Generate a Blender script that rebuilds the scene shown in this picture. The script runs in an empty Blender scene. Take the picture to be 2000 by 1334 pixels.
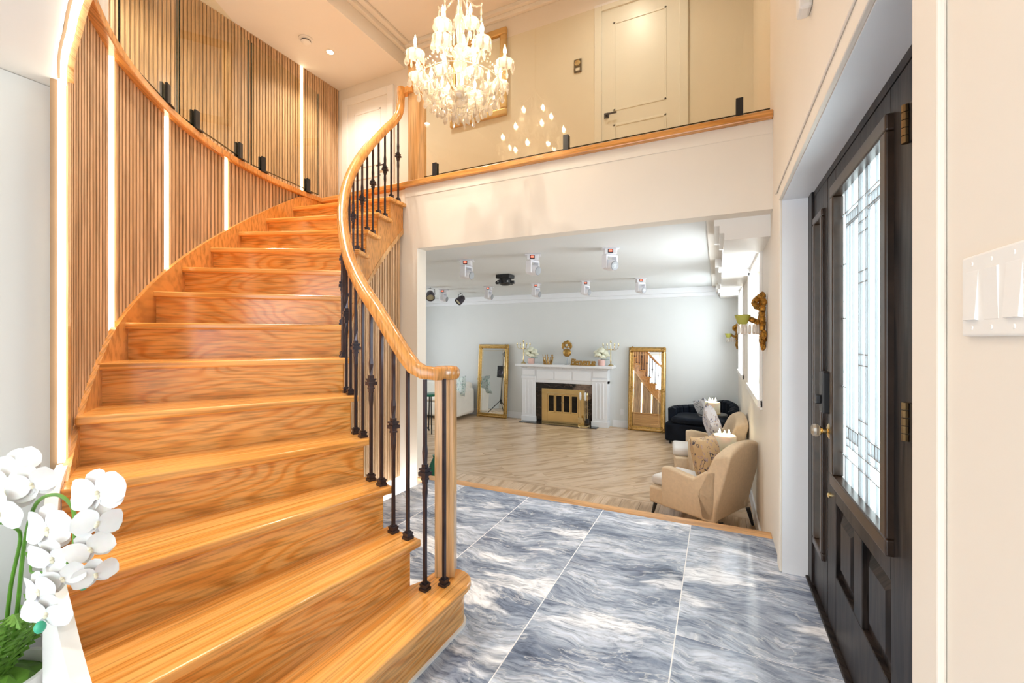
import bpy, math, random
from mathutils import Vector, Matrix
random.seed(7)
R_ = math.radians
SC = bpy.context.scene
COL = SC.collection

# ------------------------------------------------------------------ camera
cam_d = bpy.data.cameras.new('camera'); cam = bpy.data.objects.new('camera', cam_d); COL.objects.link(cam)
cam_d.sensor_width = 36; cam_d.lens = 15.12; cam_d.shift_y = -0.0035
cam_d.clip_start = 0.02
cam.location = (0, 0, 1.30); cam.rotation_euler = (R_(90), 0, R_(25.5))
SC.camera = cam

# ------------------------------------------------------------------ world, daylight, exposure
wd = bpy.data.worlds.new('world'); SC.world = wd; wd.use_nodes = True
bg = wd.node_tree.nodes['Background']
bg.inputs['Color'].default_value = (0.93, 0.97, 1.0, 1); bg.inputs['Strength'].default_value = 2.35
vs = SC.view_settings
vs.view_transform = 'Standard'; vs.look = 'None'; vs.gamma = 1; vs.use_curve_mapping = False
vs.exposure = 1.2

def area_light(name, loc, rot, sx, sy, power, color):
    d = bpy.data.lights.new(name, 'AREA'); d.shape = 'RECTANGLE'; d.size = sx; d.size_y = sy
    d.energy = power; d.color = color
    o = bpy.data.objects.new(name, d); COL.objects.link(o); o.location = loc; o.rotation_euler = rot
    return o
# daylight entering by the living room windows (right wall), plus an added light at its unseen left end
area_light('window_daylight', (0.70, 4.68, 1.42), (0, R_(90), 0), 1.2, 1.4, 14, (0.90, 0.96, 1.0))
area_light('window_daylight', (0.70, 7.15, 1.42), (0, R_(90), 0), 1.2, 1.3, 14, (0.90, 0.96, 1.0))
area_light('window_daylight', (-7.0, 6.4, 1.0), (0, R_(-90), 0), 1.2, 1.4, 12, (0.95, 0.98, 1.0))

# ------------------------------------------------------------------ constants
CX, CY = -0.96, 3.24          # centre of the curved stair
F2 = 2.764                    # upper floor
RI = F2/14                    # riser
LF = -0.40                    # sunken living room floor
LC = 2.20                     # living room ceiling
SW = 0.325                    # right wall plane
TO = 3.235                    # opening wall plane
TB = 4.90                     # upper back wall
SL = -5.35                    # upper slatted wall
def A(k): return 188.2 + (13-k)*6.69
def nosz(a): return (13-(a-188.2)/6.69)*RI
def pol(R, a, z=0.0): return (CX+R*math.cos(R_(a)), CY+R*math.sin(R_(a)), z)
def interp(x, pts):
    if x <= pts[0][0]: return pts[0][1]
    for (x0, y0), (x1, y1) in zip(pts, pts[1:]):
        if x <= x1: return y0+(y1-y0)*(x-x0)/(x1-x0)
    return pts[-1][1]

# ------------------------------------------------------------------ mesh helpers
class MB:
    def __init__(s): s.v = []; s.f = []
    def add(s, vs_, fs):
        o = len(s.v); s.v += [tuple(p) for p in vs_]; s.f += [tuple(i+o for i in f) for f in fs]; return s
    def box(s, x0, x1, y0, y1, z0, z1, M=None):
        p = [(x, y, z) for z in (z0, z1) for y in (y0, y1) for x in (x0, x1)]
        if M is not None: p = [M @ Vector(q) for q in p]
        return s.add(p, [(0,2,3,1),(4,5,7,6),(0,1,5,4),(2,6,7,3),(0,4,6,2),(1,3,7,5)])
    def prism(s, pts, z0, z1, M=None):
        n = len(pts); p = [(x, y, z0) for x, y in pts]+[(x, y, z1) for x, y in pts]
        if M is not None: p = [M @ Vector(q) for q in p]
        return s.add(p, [tuple(range(n))[::-1], tuple(range(n, 2*n))]+[(i, (i+1) % n, n+(i+1) % n, n+i) for i in range(n)])
    def sector(s, r0, r1, a0, a1, zb, zt, n=1):
        g = lambda q, a: q(a) if callable(q) else q
        p = []
        for i in range(n+1):
            a = a0+(a1-a0)*i/n
            for rr, zz in ((r0, zb), (r1, zb), (r1, zt), (r0, zt)): p.append(pol(g(rr, a), a, g(zz, a)))
        fs = [(0,1,2,3), tuple(4*n+i for i in (3,2,1,0))]
        for i in range(n):
            for j in range(4): fs.append((4*i+j, 4*i+4+j, 4*i+4+(j+1) % 4, 4*i+(j+1) % 4))
        return s.add(p, fs)
    def sweep(s, path, prof, close=False, radial=None):
        # prof: (side, up) points; frame keeps up near Z
        n = len(path); m = len(prof); P = [Vector(p) for p in path]; vs_ = []
        last = None
        for i in range(n):
            t = (P[min(i+1, n-1)]-P[max(i-1, 0)])
            if close: t = P[(i+1) % n]-P[(i-1) % n]
            t.normalize()
            sd = t.cross(Vector((0, 0, 1)))
            if sd.length < 0.25 and last is not None: sd = last-t*last.dot(t)
            if sd.length < 1e-4: sd = Vector((1, 0, 0))
            sd.normalize(); last = sd
            up = sd.cross(t)
            for a, b in prof: vs_.append(P[i]+sd*a+up*b)
        fs = []
        for i in range(n if close else n-1):
            k = (i+1) % n
            for j in range(m): fs.append((i*m+j, i*m+(j+1) % m, k*m+(j+1) % m, k*m+j))
        if not close: fs += [tuple(range(m))[::-1], tuple((n-1)*m+j for j in range(m))]
        return s.add(vs_, fs)
    def tube(s, path, rad, n=8, close=False):
        P = [Vector(p) for p in path]; N = len(P); vs_ = []; ref = None
        for i in range(N):
            t = (P[min(i+1, N-1)]-P[max(i-1, 0)]) if not close else P[(i+1) % N]-P[(i-1) % N]
            t.normalize()
            if ref is None:
                ref = t.cross(Vector((0, 0, 1)))
                if ref.length < 0.1: ref = t.cross(Vector((1, 0, 0)))
            ref = ref-t*ref.dot(t); ref.normalize(); b = t.cross(ref)
            rr = rad[i] if isinstance(rad, (list, tuple)) else rad
            for j in range(n):
                q = 2*math.pi*j/n; vs_.append(P[i]+ref*(rr*math.cos(q))+b*(rr*math.sin(q)))
        fs = []
        for i in range(N if close else N-1):
            k = (i+1) % N
            for j in range(n): fs.append((i*n+j, i*n+(j+1) % n, k*n+(j+1) % n, k*n+j))
        if not close: fs += [tuple(range(n))[::-1], tuple((N-1)*n+j for j in range(n))]
        return s.add(vs_, fs)
    def lathe(s, prof, c=(0, 0, 0), n=16, M=None, sx=1, sy=1):
        vs_ = []
        for r, z in prof:
            for j in range(n):
                q = 2*math.pi*j/n; vs_.append((c[0]+r*sx*math.cos(q), c[1]+r*sy*math.sin(q), c[2]+z))
        if M is not None: vs_ = [M @ Vector(p) for p in vs_]
        fs = [(i*n+j, i*n+(j+1) % n, (i+1)*n+(j+1) % n, (i+1)*n+j) for i in range(len(prof)-1) for j in range(n)]
        fs += [tuple(range(n))[::-1], tuple((len(prof)-1)*n+j for j in range(n))]
        return s.add(vs_, fs)
    def ball(s, c, r, nu=10, nv=6, sc=(1, 1, 1), M=None, jit=0):
        prof = []
        vs_ = []
        for i in range(nv+1):
            ph = math.pi*i/nv
            for j in range(nu):
                q = 2*math.pi*j/nu; k = r*(1+random.uniform(-jit, jit))
                vs_.append(Vector((k*sc[0]*max(math.sin(ph), .02)*math.cos(q), k*sc[1]*max(math.sin(ph), .02)*math.sin(q), -k*sc[2]*math.cos(ph))))
        if M is not None: vs_ = [M @ p for p in vs_]
        vs_ = [p+Vector(c) for p in vs_]
        fs = [(i*nu+j, i*nu+(j+1) % nu, (i+1)*nu+(j+1) % nu, (i+1)*nu+j) for i in range(nv) for j in range(nu)]
        fs += [tuple(range(nu))[::-1], tuple(nv*nu+j for j in range(nu))]
        return s.add(vs_, fs)
    def mesh(s, name, smooth=False):
        me = bpy.data.meshes.new(name); me.from_pydata(s.v, [], s.f); me.update()
        if smooth:
            me.polygons.foreach_set('use_smooth', [True]*len(me.polygons))
            try: me.set_sharp_from_angle(angle=R_(40))
            except Exception: pass
        return me

def raw(name, me, mat, parent=None, loc=None, rot=None):
    if mat is not None and not me.materials: me.materials.append(mat)
    o = bpy.data.objects.new(name, me); COL.objects.link(o)
    if parent is not None: o.parent = parent
    if loc is not None: o.location = loc
    if rot is not None: o.rotation_euler = rot
    return o
def obj(name, mb, mat, parent=None, smooth=False, bevel=0, seg=2, sub=0, loc=None, rot=None):
    o = raw(name, mb.mesh(name, smooth), mat, parent, loc, rot)
    if bevel:
        m = o.modifiers.new('bevel', 'BEVEL'); m.width = bevel; m.segments = seg; m.limit_method = 'ANGLE'; m.angle_limit = R_(35)
        if not smooth: m.harden_normals = False
    if sub:
        m = o.modifiers.new('subd', 'SUBSURF'); m.levels = sub; m.render_levels = sub
    return o
def wchild(name, mb, mat, parent, **k):
    """child mesh given in world coordinates under a placed parent"""
    o = obj(name, mb, mat, parent, **k)
    o.matrix_parent_inverse = (Matrix.Translation(parent.location) @ parent.rotation_euler.to_matrix().to_4x4()).inverted()
    return o
def tag(o, label=None, cat=None, group=None, kind=None):
    if label: o['label'] = label
    if cat: o['category'] = cat
    if group: o['group'] = group
    if kind: o['kind'] = kind
    return o
def thing(name, label, cat, loc=(0, 0, 0), rz=0, group=None):
    o = bpy.data.objects.new(name, None); COL.objects.link(o); o.empty_display_size = 0.05
    o.location = loc; o.rotation_euler = (0, 0, rz)
    return tag(o, label, cat, group)
def struct(name, mb, mat, label=None, **k):
    o = obj(name, mb, mat, **k); o['kind'] = 'structure'
    if label: o['label'] = label
    return o
def copy_tree(o, parent=None):
    c = o.copy(); COL.objects.link(c); c.parent = parent
    if parent is not None: c.matrix_parent_inverse = o.matrix_parent_inverse.copy()
    for ch in [q for q in o.children]: copy_tree(ch, c)
    return c

# ------------------------------------------------------------------ materials
def newmat(name):
    m = bpy.data.materials.new(name); m.use_nodes = True
    nt = m.node_tree; nt.nodes.clear()
    out = nt.nodes.new('ShaderNodeOutputMaterial'); b = nt.nodes.new('ShaderNodeBsdfPrincipled')
    nt.links.new(b.outputs[0], out.inputs[0])
    return m, nt, b, out
def N(nt, t, **k):
    n = nt.nodes.new(t)
    for a, v in k.items():
        if a in n.inputs: n.inputs[a].default_value = v
        else: setattr(n, a, v)
    return n
def ramp(nt, stops):
    r = nt.nodes.new('ShaderNodeValToRGB'); e = r.color_ramp.elements
    while len(e) < len(stops): e.new(0.5)
    for q, (p, c) in zip(e, stops): q.position = p; q.color = (*c, 1)
    return r
def plain(name, col, rough=0.5, metal=0, var=0.06, scale=6, bump=0.0, bscale=60, **k):
    m, nt, b, out = newmat(name)
    tc = N(nt, 'ShaderNodeTexCoord'); no = N(nt, 'ShaderNodeTexNoise', Scale=scale, Detail=3.0)
    nt.links.new(tc.outputs['Object'], no.inputs['Vector'])
    r = ramp(nt, [(0.3, tuple(c*(1-var) for c in col)), (0.7, tuple(min(1, c*(1+var)) for c in col))])
    nt.links.new(no.outputs['Fac'], r.inputs[0]); nt.links.new(r.outputs[0], b.inputs['Base Color'])
    b.inputs['Roughness'].default_value = rough; b.inputs['Metallic'].default_value = metal
    for a, v in k.items():
        b.inputs[a.replace('_', ' ')].default_value = v
    if bump:
        n2 = N(nt, 'ShaderNodeTexNoise', Scale=bscale, Detail=3.0); bp = N(nt, 'ShaderNodeBump', Strength=bump, Distance=0.01)
        nt.links.new(tc.outputs['Object'], n2.inputs['Vector']); nt.links.new(n2.outputs['Fac'], bp.inputs['Height']); nt.links.new(bp.outputs[0], b.inputs['Normal'])
    return m
def emit(name, col, st):
    m = bpy.data.materials.new(name); m.use_nodes = True; nt = m.node_tree; nt.nodes.clear()
    out = nt.nodes.new('ShaderNodeOutputMaterial'); e = N(nt, 'ShaderNodeEmission', Color=(*col, 1), Strength=st)
    nt.links.new(e.outputs[0], out.inputs[0]); return m
def wood(name, c0, c1, c2, axis='X', rough=0.3, bands=7.0, dist=5.0, stretch=0.10, coat=0.0, rnd=1.0, pores=0.35):
    """grain along `axis` of the object; c0 dark line, c1 body, c2 light"""
    m, nt, b, out = newmat(name)
    tc = N(nt, 'ShaderNodeTexCoord'); sp = N(nt, 'ShaderNodeSeparateXYZ'); nt.links.new(tc.outputs['Object'], sp.inputs[0])
    oi = N(nt, 'ShaderNodeObjectInfo')
    ax = 'XYZ'.index(axis); oth = [i for i in range(3) if i != ax]
    def math_(op, a, bb):
        n = N(nt, 'ShaderNodeMath', operation=op)
        for i, q in enumerate((a, bb)):
            if isinstance(q, (int, float)): n.inputs[i].default_value = q
            else: nt.links.new(q, n.inputs[i])
        return n.outputs[0]
    off = math_('MULTIPLY', oi.outputs['Random'], 13.7*rnd)
    u = math_('ADD', math_('MULTIPLY', sp.outputs[ax], stretch), off)
    v = math_('ADD', math_('ADD', sp.outputs[oth[0]], math_('MULTIPLY', sp.outputs[oth[1]], 0.9)), math_('MULTIPLY', off, 3.1))
    cb = N(nt, 'ShaderNodeCombineXYZ'); nt.links.new(u, cb.inputs[0]); nt.links.new(v, cb.inputs[1])
    mpn = N(nt, 'ShaderNodeMapping'); mpn.inputs['Scale'].default_value = (4.0, bands*.55, 1); nt.links.new(cb.outputs[0], mpn.inputs[0])
    hn = N(nt, 'ShaderNodeTexNoise', Scale=1.0, Detail=2.0, Roughness=0.45); nt.links.new(mpn.outputs[0], hn.inputs['Vector'])
    sn = math_('SINE', math_('ADD', math_('MULTIPLY', hn.outputs['Fac'], dist*11.0), math_('MULTIPLY', v, bands*2.0)), 0.0)
    fac = math_('MULTIPLY_ADD', sn, 0.5); fac.node.inputs[2].default_value = 0.5
    r = ramp(nt, [(0.0, c0), (0.20, c1), (0.62, c2), (1.0, c2)])
    nt.links.new(fac, r.inputs[0])
    # fine pores
    cb2 = N(nt, 'ShaderNodeCombineXYZ'); nt.links.new(math_('MULTIPLY', u, 30.0), cb2.inputs[0]); nt.links.new(math_('MULTIPLY', v, 110.0), cb2.inputs[1])
    pn = N(nt, 'ShaderNodeTexNoise', Scale=1.0, Detail=2.0); nt.links.new(cb2.outputs[0], pn.inputs['Vector'])
    pr = ramp(nt, [(0.35, (1-pores, 1-pores, 1-pores)), (0.55, (1, 1, 1))]); nt.links.new(pn.outputs['Fac'], pr.inputs[0])
    # broad tone per board
    bn = N(nt, 'ShaderNodeTexNoise', Scale=2.2, Detail=1.0); nt.links.new(cb.outputs[0], bn.inputs['Vector'])
    br = ramp(nt, [(0.3, (0.93, 0.92, 0.91)), (0.7, (1.04, 1.04, 1.04))]); nt.links.new(bn.outputs['Fac'], br.inputs[0])
    m1 = N(nt, 'ShaderNodeMix', data_type='RGBA', blend_type='MULTIPLY'); m1.inputs[0].default_value = 1
    nt.links.new(r.outputs[0], m1.inputs[6]); nt.links.new(pr.outputs[0], m1.inputs[7])
    m2 = N(nt, 'ShaderNodeMix', data_type='RGBA', blend_type='MULTIPLY'); m2.inputs[0].default_value = 1
    nt.links.new(m1.outputs[2], m2.inputs[6]); nt.links.new(br.outputs[0], m2.inputs[7])
    nt.links.new(m2.outputs[2], b.inputs['Base Color'])
    b.inputs['Roughness'].default_value = rough; b.inputs['Coat Weight'].default_value = coat; b.inputs['Coat Roughness'].default_value = 0.15
    bp = N(nt, 'ShaderNodeBump', Strength=0.08, Distance=0.004); nt.links.new(pn.outputs['Fac'], bp.inputs['Height']); nt.links.new(bp.outputs[0], b.inputs['Normal'])
    return m
def thin_glass(name, tint, gloss, rough=0.0, extra=0.0):
    m = bpy.data.materials.new(name); m.use_nodes = True; nt = m.node_tree; nt.nodes.clear()
    out = nt.nodes.new('ShaderNodeOutputMaterial'); t = N(nt, 'ShaderNodeBsdfTransparent', Color=(*tint, 1))
    g = N(nt, 'ShaderNodeBsdfGlossy', Color=(1, 1, 1, 1), Roughness=rough); fr = N(nt, 'ShaderNodeFresnel', IOR=1.45)
    ad = N(nt, 'ShaderNodeMath', operation='MULTIPLY_ADD'); ad.inputs[1].default_value = gloss; ad.inputs[2].default_value = extra; ad.use_clamp = True
    ge = N(nt, 'ShaderNodeNewGeometry'); iv = N(nt, 'ShaderNodeMath', operation='SUBTRACT'); iv.inputs[0].default_value = 1.0; nt.links.new(ge.outputs['Backfacing'], iv.inputs[1])
    mf = N(nt, 'ShaderNodeMath', operation='MULTIPLY'); nt.links.new(fr.outputs[0], mf.inputs[0]); nt.links.new(iv.outputs[0], mf.inputs[1])
    nt.links.new(mf.outputs[0], ad.inputs[0])
    mx = nt.nodes.new('ShaderNodeMixShader'); nt.links.new(ad.outputs[0], mx.inputs[0]); nt.links.new(t.outputs[0], mx.inputs[1]); nt.links.new(g.outputs[0], mx.inputs[2])
    nt.links.new(mx.outputs[0], out.inputs[0]); return m
def crystal(name, col=(1, .97, .92), tr=0.35, gl=0.25):
    m = bpy.data.materials.new(name); m.use_nodes = True; nt = m.node_tree; nt.nodes.clear()
    out = nt.nodes.new('ShaderNodeOutputMaterial'); t = N(nt, 'ShaderNodeBsdfTransparent', Color=(1, .99, .96, 1))
    d = N(nt, 'ShaderNodeBsdfTranslucent', Color=(*col, 1)); g = N(nt, 'ShaderNodeBsdfGlossy', Color=(1, 1, 1, 1), Roughness=0.06)
    m1 = nt.nodes.new('ShaderNodeMixShader'); m1.inputs[0].default_value = tr; nt.links.new(d.outputs[0], m1.inputs[1]); nt.links.new(t.outputs[0], m1.inputs[2])
    m2 = nt.nodes.new('ShaderNodeMixShader'); m2.inputs[0].default_value = gl; nt.links.new(m1.outputs[0], m2.inputs[1]); nt.links.new(g.outputs[0], m2.inputs[2])
    nt.links.new(m2.outputs[0], out.inputs[0]); return m
def marble(name):
    m, nt, b, out = newmat(name)
    tc = N(nt, 'ShaderNodeTexCoord'); oi = N(nt, 'ShaderNodeObjectInfo')
    sh = N(nt, 'ShaderNodeVectorMath', operation='SCALE'); sh.inputs['Scale'].default_value = 1.0
    cbr = N(nt, 'ShaderNodeCombineXYZ'); mm = N(nt, 'ShaderNodeMath', operation='MULTIPLY'); mm.inputs[1].default_value = 3.0
    nt.links.new(oi.outputs['Random'], mm.inputs[0]); nt.links.new(mm.outputs[0], cbr.inputs[2])
    ad = N(nt, 'ShaderNodeVectorMath', operation='ADD'); nt.links.new(tc.outputs['Object'], ad.inputs[0]); nt.links.new(cbr.outputs[0], ad.inputs[1])
    # warp
    wn = N(nt, 'ShaderNodeTexNoise', Scale=1.5, Detail=4.0); nt.links.new(ad.outputs[0], wn.inputs['Vector'])
    ws_ = N(nt, 'ShaderNodeVectorMath', operation='SCALE'); ws_.inputs['Scale'].default_value = 0.42; nt.links.new(wn.outputs['Color'], ws_.inputs[0])
    a2 = N(nt, 'ShaderNodeVectorMath', operation='ADD'); nt.links.new(ad.outputs[0], a2.inputs[0]); nt.links.new(ws_.outputs[0], a2.inputs[1])
    mp = N(nt, 'ShaderNodeMapping'); mp.inputs['Scale'].default_value = (1.6, 5.2, 3.0); mp.inputs['Rotation'].default_value = (0, 0, R_(-12)); nt.links.new(a2.outputs[0], mp.inputs[0])
    n1 = N(nt, 'ShaderNodeTexNoise', Scale=1.0, Detail=9.0, Roughness=0.64); nt.links.new(mp.outputs[0], n1.inputs['Vector'])
    r1 = ramp(nt, [(0.28, (.075, .10, .16)), (0.40, (.18, .225, .32)), (0.51, (.37, .435, .55)), (0.62, (.61, .675, .79)), (0.75, (.86, .89, .95))])
    nt.links.new(n1.outputs['Fac'], r1.inputs[0])
    # white clouds
    n2 = N(nt, 'ShaderNodeTexNoise', Scale=0.62, Detail=6.0, Roughness=0.55); nt.links.new(mp.outputs[0], n2.inputs['Vector'])
    r2 = ramp(nt, [(0.55, (0, 0, 0)), (0.60, (1, 1, 1))]); nt.links.new(n2.outputs['Fac'], r2.inputs[0])
    mx = N(nt, 'ShaderNodeMix', data_type='RGBA'); nt.links.new(r2.outputs[0], mx.inputs[0]); nt.links.new(r1.outputs[0], mx.inputs[6]); mx.inputs[7].default_value = (.84, .88, .95, 1)
    # thin veins
    n3 = N(nt, 'ShaderNodeTexNoise', Scale=1.3, Detail=5.0, Roughness=0.6); nt.links.new(mp.outputs[0], n3.inputs['Vector'])
    r3 = ramp(nt, [(0.485, (0, 0, 0)), (0.5, (1, 1, 1)), (0.515, (0, 0, 0))]); nt.links.new(n3.outputs['Fac'], r3.inputs[0])
    vm = N(nt, 'ShaderNodeMath', operation='MULTIPLY'); vm.inputs[1].default_value = 0.5; nt.links.new(r3.outputs[0], vm.inputs[0])
    mx2 = N(nt, 'ShaderNodeMix', data_type='RGBA'); nt.links.new(vm.outputs[0], mx2.inputs[0]); nt.links.new(mx.outputs[2], mx2.inputs[6]); mx2.inputs[7].default_value = (.80, .83, .87, 1)
    mp4 = N(nt, 'ShaderNodeMapping'); mp4.inputs['Scale'].default_value = (9.0, 55.0, 20.0); mp4.inputs['Rotation'].default_value = (0, 0, R_(-10)); nt.links.new(a2.outputs[0], mp4.inputs[0])
    n4 = N(nt, 'ShaderNodeTexNoise', Scale=1.0, Detail=4.0, Roughness=0.65); nt.links.new(mp4.outputs[0], n4.inputs['Vector'])
    r4 = ramp(nt, [(0.34, (.45, .48, .54)), (0.50, (.95, .95, .96)), (0.68, (1.2, 1.2, 1.2))]); nt.links.new(n4.outputs['Fac'], r4.inputs[0])
    mx3 = N(nt, 'ShaderNodeMix', data_type='RGBA', blend_type='MULTIPLY'); mx3.inputs[0].default_value = 1.0; nt.links.new(mx2.outputs[2], mx3.inputs[6]); nt.links.new(r4.outputs[0], mx3.inputs[7])
    nt.links.new(mx3.outputs[2], b.inputs['Base Color']); b.inputs['Roughness'].default_value = 0.09
    return m
def pattern(name, base, inks, scale=14, rough=0.85):
    """printed cushion fabric: base cloth with scattered ink shapes"""
    m, nt, b, out = newmat(name); tc = N(nt, 'ShaderNodeTexCoord')
    cur = None
    for i, (ink, th) in enumerate(inks):
        vo = N(nt, 'ShaderNodeTexVoronoi', Scale=scale*(1+.37*i), feature='F1'); wn = N(nt, 'ShaderNodeTexNoise', Scale=scale*.9, Detail=2.0)
        nt.links.new(tc.outputs['Object'], wn.inputs['Vector'])
        sc_ = N(nt, 'ShaderNodeVectorMath', operation='SCALE'); sc_.inputs['Scale'].default_value = .12; nt.links.new(wn.outputs['Color'], sc_.inputs[0])
        ad = N(nt, 'ShaderNodeVectorMath', operation='ADD'); nt.links.new(tc.outputs['Object'], ad.inputs[0]); nt.links.new(sc_.outputs[0], ad.inputs[1])
        nt.links.new(ad.outputs[0], vo.inputs['Vector'])
        r = ramp(nt, [(th-.09, (0, 0, 0)), (th-.06, (1, 1, 1)), (th, (1, 1, 1)), (th+.03, (0, 0, 0))]); nt.links.new(vo.outputs['Distance'], r.inputs[0])
        mx = N(nt, 'ShaderNodeMix', data_type='RGBA'); nt.links.new(r.outputs[0], mx.inputs[0])
        if cur is None: mx.inputs[6].default_value = (*base, 1)
        else: nt.links.new(cur, mx.inputs[6])
        mx.inputs[7].default_value = (*ink, 1); cur = mx.outputs[2]
    nt.links.new(cur, b.inputs['Base Color']); b.inputs['Roughness'].default_value = rough
    return m

M = {}
M['wall'] = plain('white_paint', (.80, .745, .66), .6, var=.015, scale=2)
M['wall_cool'] = plain('pale_grey_paint', (.72, .745, .745), .6, var=.015, scale=2)
M['ceil'] = plain('ceiling_paint', (.82, .785, .72), .7, var=.01, scale=2)
M['trim'] = plain('white_gloss_trim', (.83, .815, .78), .35, var=.01)
M['trimc'] = plain('cool_white_trim', (.84, .86, .89), .35, var=.01)
M['oak'] = wood('honey_oak_board', (.72, .295, .06), (.82, .37, .085), (.86, .44, .13), 'X', .22, bands=6.0, dist=12.0, stretch=.24, coat=.25)
M['oakt'] = wood('honey_oak_tread', (.78, .325, .065), (.86, .39, .09), (.90, .45, .13), 'X', .20, bands=12.0, dist=5.0, stretch=.08, coat=.3)
M['oakr'] = wood('honey_oak_rail', (.65, .27, .06), (.70, .305, .075), (.74, .345, .10), 'Z', .2, bands=6, dist=1.5, stretch=.5, coat=.3, rnd=0)
M['oakx'] = wood('honey_oak_nosing', (.62, .26, .06), (.70, .31, .075), (.74, .345, .10), 'X', .2, bands=9, dist=3, stretch=.1, coat=.3)
M['oakp'] = wood('pale_oak_post', (.60, .31, .11), (.69, .385, .155), (.75, .45, .205), 'Z', .25, bands=8, dist=2.5, stretch=.12, coat=.2)
M['slat'] = wood('slat_oak', (.56, .35, .185), (.65, .415, .23), (.70, .46, .265), 'Z', .5, bands=14, dist=2, stretch=.10)
M['slatb'] = plain('slat_felt_back', (.27, .17, .095), .9)
M['iron'] = plain('bronze_black_iron', (.085, .075, .09), .30, .85, var=.2)
M['black'] = plain('matte_black', (.015, .015, .017), .4)
M['led'] = emit('led_warm_white', (1.0, .80, .52), 3.2)
M['ledw'] = emit('led_edge_white', (1.0, .90, .74), 3.0)
M['flame'] = emit('bulb_glow', (1.0, .78, .46), 26.0)
M['spot'] = emit('downlight_glow', (1.0, .88, .68), 22.0)
M['marble'] = marble('grey_marble')
M['grout'] = plain('pale_grout', (.86, .87, .89), .5)
M['glass'] = thin_glass('balustrade_glass', (.95, .945, .87), .9, 0.0, .025)
M['crystalp'] = crystal('clear_prism', (.95, .92, .9), .4, .2)
M['edge'] = plain('green_glass_edge', (.008, .022, .014), .15)
M['crystal'] = crystal('cut_crystal', (.72, .66, .56), .42, .28)
M['gold'] = plain('antique_gold', (.47, .29, .09), .38, 1.0, var=.25, scale=30, bump=.3, bscale=40)
M['brass'] = plain('polished_brass', (.82, .62, .30), .2, 1.0, var=.05)
M['aged'] = plain('aged_brass', (.20, .13, .06), .35, 1.0)
M['brassw'] = plain('pale_brass', (.74, .60, .34), .22, 1.0, var=.05)
M['mirror'] = plain('mirror_silver', (.86, .88, .88), .01, 1.0, var=0)
M['door'] = wood('ebony_stained_oak', (.006, .004, .004), (.014, .010, .009), (.030, .022, .019), 'Z', .38, bands=12, dist=4, stretch=.25, rnd=0, pores=.6)
M['door'].node_tree.nodes['Principled BSDF'].inputs['Specular IOR Level'].default_value = .22
M['doorg'] = plain('door_moulding', (.030, .016, .009), .3, var=.3, scale=20)
M['lead'] = plain('lead_came', (.34, .36, .38), .4, .3)
M['linen'] = plain('beige_linen', (.76, .59, .40), .9, var=.05, scale=40, bump=.25, bscale=300)
M['linenw'] = plain('white_linen_seat', (.76, .71, .66), .85, var=.03, bump=.15, bscale=300)
M['navy'] = plain('navy_velvet', (.003, .006, .013), .65, var=.3, scale=8, Specular_IOR_Level=.2)
M['pil1'] = pattern('grey_lilac_print', (.66, .64, .66), [((.20, .20, .30), .38), ((.45, .33, .26), .30)], 13)
M['pil2'] = pattern('tan_aztec_print', (.50, .33, .17), [((.06, .045, .05), .36), ((.30, .22, .26), .26)], 15)
M['pil3'] = pattern('grey_white_print', (.62, .63, .66), [((.10, .12, .16), .40)], 14)
M['pil4'] = pattern('teal_floral_print', (.62, .70, .68), [((.08, .26, .22), .36), ((.40, .34, .42), .25)], 16)
M['white'] = plain('white_plastic', (.80, .80, .84), .3, var=.01)
M['cream'] = plain('cream_fabric', (.80, .77, .70), .9, var=.04)
M['petal'] = plain('white_petal', (.84, .835, .83), .55, var=.03, scale=20, Subsurface_Weight=.15)
M['lip'] = plain('petal_lip', (.80, .76, .58), .5)
M['stem'] = plain('green_stem', (.10, .26, .025), .4, var=.2, scale=20)
M['fern'] = plain('fern_green', (.12, .26, .03), .55, var=.45, scale=12)
M['green'] = plain('emerald_enamel', (.01, .16, .10), .2)
M['pink'] = plain('blush_ceramic', (.80, .52, .47), .3)
M['ivory'] = plain('ivory_petals', (.80, .80, .64), .7, var=.08, scale=30, bump=.4, bscale=60)
M['wax'] = plain('candle_wax', (.86, .82, .66), .4, Subsurface_Weight=.3)
M['ash'] = plain('firebox_black', (.008, .007, .006), .5)
M['smoke'] = thin_glass('smoked_pane', (.20, .17, .14), 1.0)
M['fastone'] = marble('black_gold_marble')
for n in M['fastone'].node_tree.nodes:
    if n.type == 'VALTORGB' and len(n.color_ramp.elements) == 5:
        for e, c in zip(n.color_ramp.elements, [(.004, .004, .005), (.008, .007, .007), (.015, .011, .009), (.05, .03, .022), (.20, .14, .10)]): e.color = (*c, 1)
    if n.type == 'MIX' and n.inputs[7].default_value[0] > .5: n.inputs[7].default_value = (.22, .15, .11, 1)
M['doorglass'] = None
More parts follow.
